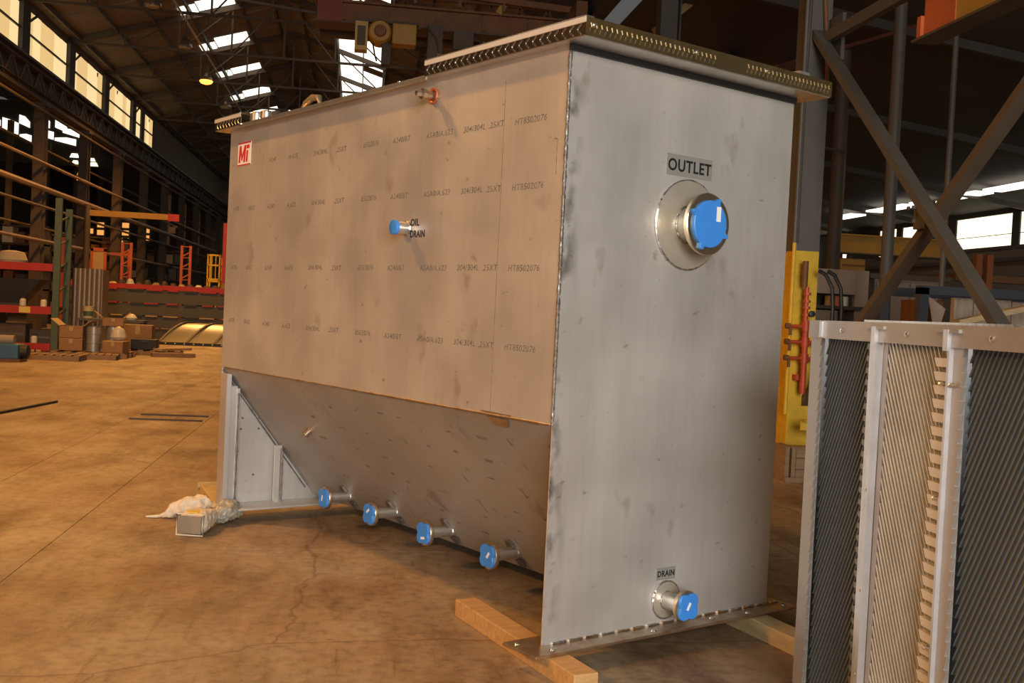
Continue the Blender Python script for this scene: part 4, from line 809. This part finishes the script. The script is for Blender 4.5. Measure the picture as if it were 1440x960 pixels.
# pallets and boxes
def pallet(t_, w=1.5, d=1.0):
    for i in range(6): MB().box((i * w / 5.6, 0, .10), (i * w / 5.6 + .14, d, .13)).build('deck_board', CRATE, t_)
    for j in (0, d / 2 - .05, d - .1): MB().box((0, j, 0), (w, j + .1, .10)).build('stringer', CRATE, t_)
prop('wooden_pallet', (-7.15, 27.2, 0), lambda t_: pallet(t_, 1.75, 1.1), 'wooden pallet under the cardboard boxes', 'pallet')
def cbox(w, d, h, flap=False, m_=None):
    def fn(t_):
        m2 = m_ or CARD
        MB().box((0, 0, 0), (w, .01, h)).box((0, d - .01, 0), (w, d, h)).box((0, 0, 0), (.01, d, h)).box((w - .01, 0, 0), (w, d, h)).box((0, 0, 0), (w, d, .01)).build('body', m2, t_)
        if flap:
            MB().prism([(0, 0, h), (0, d, h), (-.20, d, h + .16), (-.20, 0, h + .16)], (.01, 0, .01)).build('flap', CARDIN, t_); MB().prism([(w, 0, h), (w, d, h), (w + .16, d, h + .14), (w + .16, 0, h + .14)], (-.01, 0, .01)).build('flap', CARDIN, t_)
        else: MB().box((0, 0, h), (w, d, h + .012)).build('lid', CARDIN, t_)
        MB().box((w * .42, -.004, h * .62), (w * .58, 0, h * .98)).build('tape', CARDIN, t_)
    return fn
prop('cardboard_box', (-7.05, 27.5, .13), cbox(.56, .6, .29), 'lower brown cardboard box on the pallet', 'box')
prop('cardboard_box', (-7.05, 27.5, .435), cbox(.56, .6, .29, True), 'open cardboard box on top of the lower box with raised flaps', 'box')
prop('cardboard_box', (-6.15, 27.9, .75), cbox(.5, .5, .2, True), 'tilted open cardboard box on the metal drum', 'box', rz=R(12))
def drum(t_):
    MB().lathe((0, 0, 0), (0, 0, 1), [(0, .17), (.2, .17), (.205, .178), (.22, .178), (.225, .17), (.42, .17), (.425, .178), (.44, .178), (.445, .17), (.6, .17)], 20).build('body', mat('drum_steel', (.36, .34, .30), .4, .5), t_, True); MB().lathe((0, 0, .6), (0, 0, 1), [(0, .175), (.02, .17)], 20).build('lid', GST, t_, True)
prop('metal_drum', (-6.27, 27.62, .13), drum, 'grey ribbed metal drum on the pallet beside the cardboard boxes', 'drum')
prop('metal_drum', (-5.92, 28.1, .13), drum, 'grey metal drum behind the plastic wrap', 'drum')
prop('plastic_wrap', (-5.72, 27.75, .42), lambda t_: MB().lathe((0, 0, 0), (0, 0, 1), [(0, .12), (.08, .2), (.2, .17), (.3, .1), (.34, .03)], 9).build('wrap', mat('wrap_white', (.62, .58, .48), .4, 0, .6, 9, (.45, .42, .36)), t_, True), 'crumpled whitish plastic wrap on the small carton', 'wrap')
prop('cardboard_box', (-6.0, 27.3, .13), cbox(.5, .45, .27), 'small rust brown carton at the pallet corner', 'box', rz=R(-8))
prop('cardboard_box', (-6.05, 29.85, .13), cbox(.75, .4, .62), 'pale cardboard box on the rear pallet stack', 'box')
prop('tool_case', (-5.75, 29.4, .13), lambda t_: (MB().box((0, 0, 0), (.65, .4, .28)).build('body', BLKP, t_, bevel=.02), MB().box((.25, -.03, .2), (.4, 0, .24)).build('handle', DRK, t_)), 'black tool case on the rear pallet stack', 'case')
prop('wooden_pallet', (-6.15, 29.2, 0), lambda t_: pallet(t_, 1.7, 1.05), 'wooden pallet carrying the black tool case', 'pallet', rz=R(6))
o = MB().bar((-5.1, 28.75, .05), (-4.1, 29.15, .05), .25, .10).build('timber_baulk', CRATE); tag(o, 'loose brown timber baulk on the floor before the arched cover', 'timber')
o = MB().bar((-5.05, 29.30, .16), (-4.45, 30.3, .16), .3, .06).build('timber_baulk', CARDIN); tag(o, 'pale plank lying on the rear pallet', 'plank')
for i, (x, y, w) in enumerate([(-7.2, 25.55, 1.1), (-6.4, 26.4, .9), (-7.9, 26.6, .6)]): prop('flat_skid', (x, y, 0), lambda t_, w=w: pallet(t_, w, .7), 'low wooden skid lying before the pallet rack', 'skid', 'skids before the rack', R(8 * i))
def blue_machine(t_):
    MB().box((-1.0, 0, .05), (.25, .5, .38)).build('body', BLUEP, t_, bevel=.03); MB().box((-1.0, -.02, 0), (.3, .5, .06)).build('skid', RUST, t_); MB().lathe((.25, .25, .22), (1, 0, 0), [(0, .16), (.14, .15), (.16, .1)], 14).build('motor_end', BLKP, t_, True)
    MB().lathe((-1.0, .25, .46), (1, 0, 0), [(0, .1), (1.1, .1)], 12).build('roll', mat('roll_cloth', (.3, .24, .17), .8), t_, True)
prop('blue_machine', (-7.35, 24.5, 0), blue_machine, 'blue machine on a skid with a grey roll on top', 'machine')
# stacked long girders
lv = [(.03, .40), (.44, .81), (.85, 1.24), (1.28, 1.70)]
for i, (a, b) in enumerate(lv):
    o = empty('stacked_girder', (-6, 38.7, a)); tag(o, ['lowest', 'second lowest', 'second highest', 'topmost'][i] + ' dark olive girder of the long stack beyond the boxes', 'girder', 'girders in the long stack')
    MB().ibeam((-4, .2, (b - a) / 2), (8.5, .2, (b - a) / 2), .32, b - a, .03).build('girder_beam', BEAMG, o); MB().box((-4, .05, .02), (8.5, .1, b - a - .02)).build('girder_web', BEAMG, o)
    for k in range(14):
        x = -3.6 + k * .62 + random.uniform(-.1, .1)
        MB().box((x, .0, b - a), (x + random.uniform(.35, .55), .25, b - a + .04)).build('packing_strip', [CRATE, CARDIN, REDP, REDP][i] if k % 3 else DRK, o)
o = MB().box((-10, 38.72, 1.745), (-4.4, 38.9, 1.90)).build('red_rail', REDP); tag(o, 'red painted rail lying on top of the girder stack', 'rail')
for i in range(16):
    x = -9 + i * .29; o = MB().lathe((x, 39.6, 1.74), (0, 0, 1), [(0, .14), (.08 + .1 * random.random(), .16), (.22 + .12 * random.random(), .08)], 7).build('scrap_bundle', [DRK, BRN, CARDIN, DRK, PALE, BRN, DRK, CRATE][i % 8], None, True); tag(o, ['dark', 'brown', 'tan', 'dark', 'pale', 'brown', 'dark', 'tan'][i % 8] + ' small bundle of goods behind the red rail', 'bundle', 'goods behind the red rail')
o = empty('goods_bench', (-9.2, 39.4, 0)); tag(o, 'dark long bench behind the girder stack carrying bundles', 'bench'); MB().box((0, 0, 1.66), (5.4, .7, 1.74)).build('bench_top', DRK, o)
for x in (.1, 2.6, 5.2): MB().box((x, .1, 0), (x + .1, .6, 1.66)).build('leg', DRK, o)
# orange latticed stanchions
for (x, lb) in ((-8.28, 'orange latticed stanchion rising behind the girder stack near the rack'), (-6.2, 'orange latticed stanchion rising behind the girder stack near the yellow ladder')):
    o = empty('lattice_stanchion', (x, 41, 0)); tag(o, lb, 'stanchion', 'orange stanchions')
    for s_ in (-.15, .15): MB().box((s_ - .045, -.05, 0), (s_ + .045, .05, 3.4)).build('leg', ORG, o)
    for i in range(8): MB().bar((-.15, 0, .2 + i * .4), (.15, 0, .38 + i * .4), .04, .04).build('lacing', ORG, o); MB().bar((-.15, 0, .56 + i * .4), (.15, 0, .56 + i * .4), .03, .03).build('rung', ORG, o)
o = empty('welding_stand', (-9.35, 40.2, 0)); tag(o, 'bright orange welding frame behind the corrugated bin', 'frame')
for x in (0, .45): MB().box((x, 0, 0), (x + .09, .1, 3.1)).build('post', ORG, o)
MB().box((0, 0, 3.0), (.54, .1, 3.12)).build('cross_rail', ORG, o); MB().box((.08, .02, 2.2), (.46, .06, 3.0)).build('guard_panel', CARDIN, o)
o = empty('welding_stand', (-8.75, 42, 0)); tag(o, 'orange post with short arm behind the corrugated bin', 'frame'); MB().box((.3, 0, 0), (.42, .1, 3.2)).build('post', ORG, o); MB().box((-.3, 0, 2.95), (.3, .08, 3.05)).build('arm', ORG, o)
o = MB().box((-8.52, 33.0, 0), (-8.40, 33.1, 3.1)).build('orange_post', ORG); tag(o, 'narrow orange post between the rack and the corrugated bin', 'post')
# yellow ladder platform
ld = empty('ladder_platform', (-5.45, 41, 0)); tag(ld, 'yellow rolling ladder platform with guard rails behind the girder stack', 'ladder')
for x in (0, .42):
    MB().bar((x - .15, -.5, 0), (x + .02, .2, 2.1), .05, .05).build('stringer', YEL, ld); MB().bar((x, .2, 0), (x, .2, 3.15), .05, .05).build('post', YEL, ld); MB().bar((x + .0, .9, 0), (x, .9, 3.15), .05, .05).build('post', YEL, ld)
for z in (3.12, 2.75, 2.2): MB().bar((0, .2, z), (.42, .2, z), .05, .06 if z > 2.3 else .14).build('rail', YEL, ld); MB().bar((.42, .2, z), (.42, .9, z), .05, .05).build('rail', YEL, ld)
for x in (.14, .28): MB().bar((x, .2, 2.2), (x, .2, 3.12), .03, .03).build('baluster', YEL, ld)
for i in range(6): MB().box((-.12 + .02 * i, -.45 + .1 * i, .25 + i * .3), (.36 + .02 * i, -.25 + .1 * i, .29 + i * .3)).build('step', YEL, ld)
o = MB().box((-4.92, 41, 0), (-4.75, 41.15, 4.3)).build('red_post', REDP); tag(o, 'plain red post beside the yellow ladder platform', 'post')
# yellow jib crane
jb = empty('jib_crane', (-8.5, 36, 0)); tag(jb, 'yellow jib crane arm reaching out from the left columns', 'jib crane')
MB().tube([(0, 0, 0), (0, 0, 4.3)], .10, 12).build('mast', BRN, jb, True); MB().box((0, -.06, 3.96), (2.45, .06, 4.14)).build('jib_arm', YELD, jb); MB().box((2.45, -.07, 3.93), (2.8, .07, 4.15)).build('arm_tip', REDP, jb); MB().bar((2.3, 0, 3.95), (2.75, 0, 3.75), .05, .05).build('hook_block', DRK, jb); MB().box((2.5, -.05, 3.55), (2.7, .05, 3.75)).build('chain_hoist', DRK, jb)
# arched ribbed cover lying on the floor
ac = empty('arched_cover', (-6.2, 36, 0)); tag(ac, 'long arched metal cover with curved ribs lying on the floor', 'cover')
def arch(y0, y1, r0, h, m_, name, x0, x1):
    n = 14; mb = MB(); rr = []
    for x in (x0, x1):
        rr.append([(x + .45 * math.sin(PI * k / n) ** 1 * 1.0 if False else x + .9 * (k / n), y0 + (y1 - y0) * k / n, .07 + h * math.sin(PI * .5 * min(1, k / n * 1.25)) ) for k in range(n + 1)])
    a_, b_ = rr; vs = a_ + b_ + [(p[0], p[1] + .03, p[2] - .03) for p in a_] + [(p[0], p[1] + .03, p[2] - .03) for p in b_]; m_n = n + 1; fs = []
    for k in range(n): fs += [(k, k + 1, m_n + k + 1, m_n + k), (2 * m_n + k, 3 * m_n + k, 3 * m_n + k + 1, 2 * m_n + k + 1)]
    fs += [(k, 2 * m_n + k, 2 * m_n + k + 1, k + 1) for k in range(n)] + [(m_n + k, m_n + k + 1, 3 * m_n + k + 1, 3 * m_n + k) for k in range(n)]
    return mb.add(vs, fs).build(name, m_, ac, True)
for i in range(5): arch(0, 1.6, 1, .62, ARCH, 'skin_panel', i * .86 + .03, i * .86 + .83)
for i in range(6): arch(-.03, 1.57, 1, .66, GST, 'arch_rib', i * .86 - .04, i * .86 + .04)
MB().box((-.2, -.08, 0), (4.6, .0, .09)).build('base_angle', BLKP, ac)
for i in range(16): MB().lathe((-.05 + i * .29, -.08, .05), (0, -1, 0), [(0, .025), (.02, .02)], 8).build('bolt_head', PALE, ac)

# ---------------------------------------------------------------- FLOOR ITEMS
o = MB().box((-2.78, 14.28, 0), (-1.88, 14.33, .018)).build('steel_strip', DRK); tag(o, 'thin dark steel strip lying across the floor track, nearer the bags', 'strip')
o = MB().box((-2.74, 14.84, 0), (-1.88, 14.90, .018)).build('steel_strip', DRK); tag(o, 'thin dark steel strip lying across the floor track, further from the bags', 'strip')
o = MB().bar((-4.55, 13.2, .015), (-4.13, 16.1, .015), .05, .03).build('steel_bar', BLKP); tag(o, 'dark bar lying lengthwise on the open floor', 'bar')
def crumple(o, strength, scale):
    m1 = o.modifiers.new('subdivide', 'SUBSURF'); m1.levels = 3; m1.render_levels = 3
    for k, (st_, sc_) in enumerate(((strength, scale), (strength * .5, scale * .4))):
        tx = bpy.data.textures.new('crumple_%d' % k, 'VORONOI' if k == 0 else 'CLOUDS'); tx.noise_scale = sc_
        d = o.modifiers.new('crumple', 'DISPLACE'); d.texture = tx; d.strength = st_; d.mid_level = .5; d.texture_coords = 'GLOBAL'
    for q in o.data.polygons: q.use_smooth = True
    return o
def lump(pts, rs, n=12, seed=1, amp=.15):
    rnd = random.Random(seed); pts = [Vector(p) for p in pts]; rings = []
    for i, p in enumerate(pts):
        d = (pts[min(i + 1, len(pts) - 1)] - pts[max(i - 1, 0)]).normalized(); up = Vector((0, 0, 1)); a = d.cross(up).normalized(); b = a.cross(d)
        ring = []
        for k in range(n):
            rr = rs[i] * (1 + amp * (rnd.random() - .5) * 2); q = p + (a * math.cos(2 * PI * k / n) + b * math.sin(2 * PI * k / n) * .8) * rr
            q.z = max(q.z, .002); ring.append(q)
        rings.append(ring)
    return MB().rings(rings, True, True)
bg = empty('crumpled_sack', (-1.15, 8.05, 0)); tag(bg, 'crumpled cream paper sack twisted to a thin tail on the floor', 'sack')
lump([(-.20, -.02, .012), (-.13, -.02, .03), (-.05, 0, .07), (.04, .01, .09), (.12, .03, .09), (.17, .05, .06)], [.008, .03, .07, .10, .10, .05], 14, 3, .14).build('sack_body', BAG, bg, True); crumple(COL.objects[-1], .035, .06)
MB().tube([(-.27, -.03, .012), (-.19, -.02, .013)], [.005, .012], 8).build('twisted_tail', BAG, bg, True)
b2 = empty('opened_sack', (-.99, 7.64, 0), R(-12)); tag(b2, 'opened cream sack with a square dark mouth beside the far tank corner', 'sack')
w_, h_ = .095, .135
prof = [(-.20, 1.0), (-.12, .98), (0, .95), (.12, .8), (.2, .5)]; rings = []; rnd = random.Random(5)
for yy, s_ in prof:
    ring = []
    for k in range(20):
        th = 2 * PI * k / 20; e = 4; c_, s2 = math.cos(th), math.sin(th); q = (abs(c_) ** e + abs(s2) ** e) ** (-1 / e); am = 1 + rnd.uniform(-.05, .05)
        ring.append((c_ * q * w_ * s_ * am, yy, max(.003, .075 + s2 * q * .072 * s_ * am)))
    rings.append(ring)
crumple(MB().rings(rings[:], True, True).build('sack_body', BAG, b2, True), .022, .06)
MB().box((-.080, -.212, .018), (.080, -.200, .134)).build('sack_mouth', BAGD, b2)
MB().tube([(-.09, -.2, .006), (.09, -.2, .006), (.094, -.2, .145), (-.09, -.2, .147), (-.09, -.2, .006)], .006, 6).build('mouth_rim', BAG, b2, True)
MB().box((-.06, -.14, .143), (.03, -.06, .149)).build('yellow_print', mat('yellow_print', (.72, .52, .08), .6), b2)
b3 = empty('plastic_bag', (-.85, 7.93, 0)); tag(b3, 'greyish crumpled plastic bag tucked against the opened sack', 'bag')
lump([(-.05, -.16, .05), (-.02, -.08, .09), (.02, 0, .10), (.03, .08, .08), (.02, .14, .04)], [.05, .08, .095, .08, .03], 12, 9, .2).build('bag_body', mat('plastic_grey', (.42, .38, .29), .35, 0, .7, 12, (.26, .23, .18), bump=.5, bscale=20), b3, True); crumple(COL.objects[-1], .04, .05)
b4 = empty('paper_scrap', (-1.05, 8.32, 0)); tag(b4, 'folded cream paper scrap between the sack and the far timber', 'paper')
lump([(-.14, .02, .04), (-.06, .03, .06), (.03, .02, .05), (.09, 0, .03)], [.03, .05, .05, .03], 9, 12, .25).build('paper_body', BAG, b4, True); crumple(COL.objects[-1], .03, .05)
o = MB().tube([(-1.22, 9.15, .05), (-1.05, 9.2, .05)], .03, 8).build('wood_offcut', WOODP); tag(o, 'short pale wood offcut on the floor behind the sacks', 'offcut')
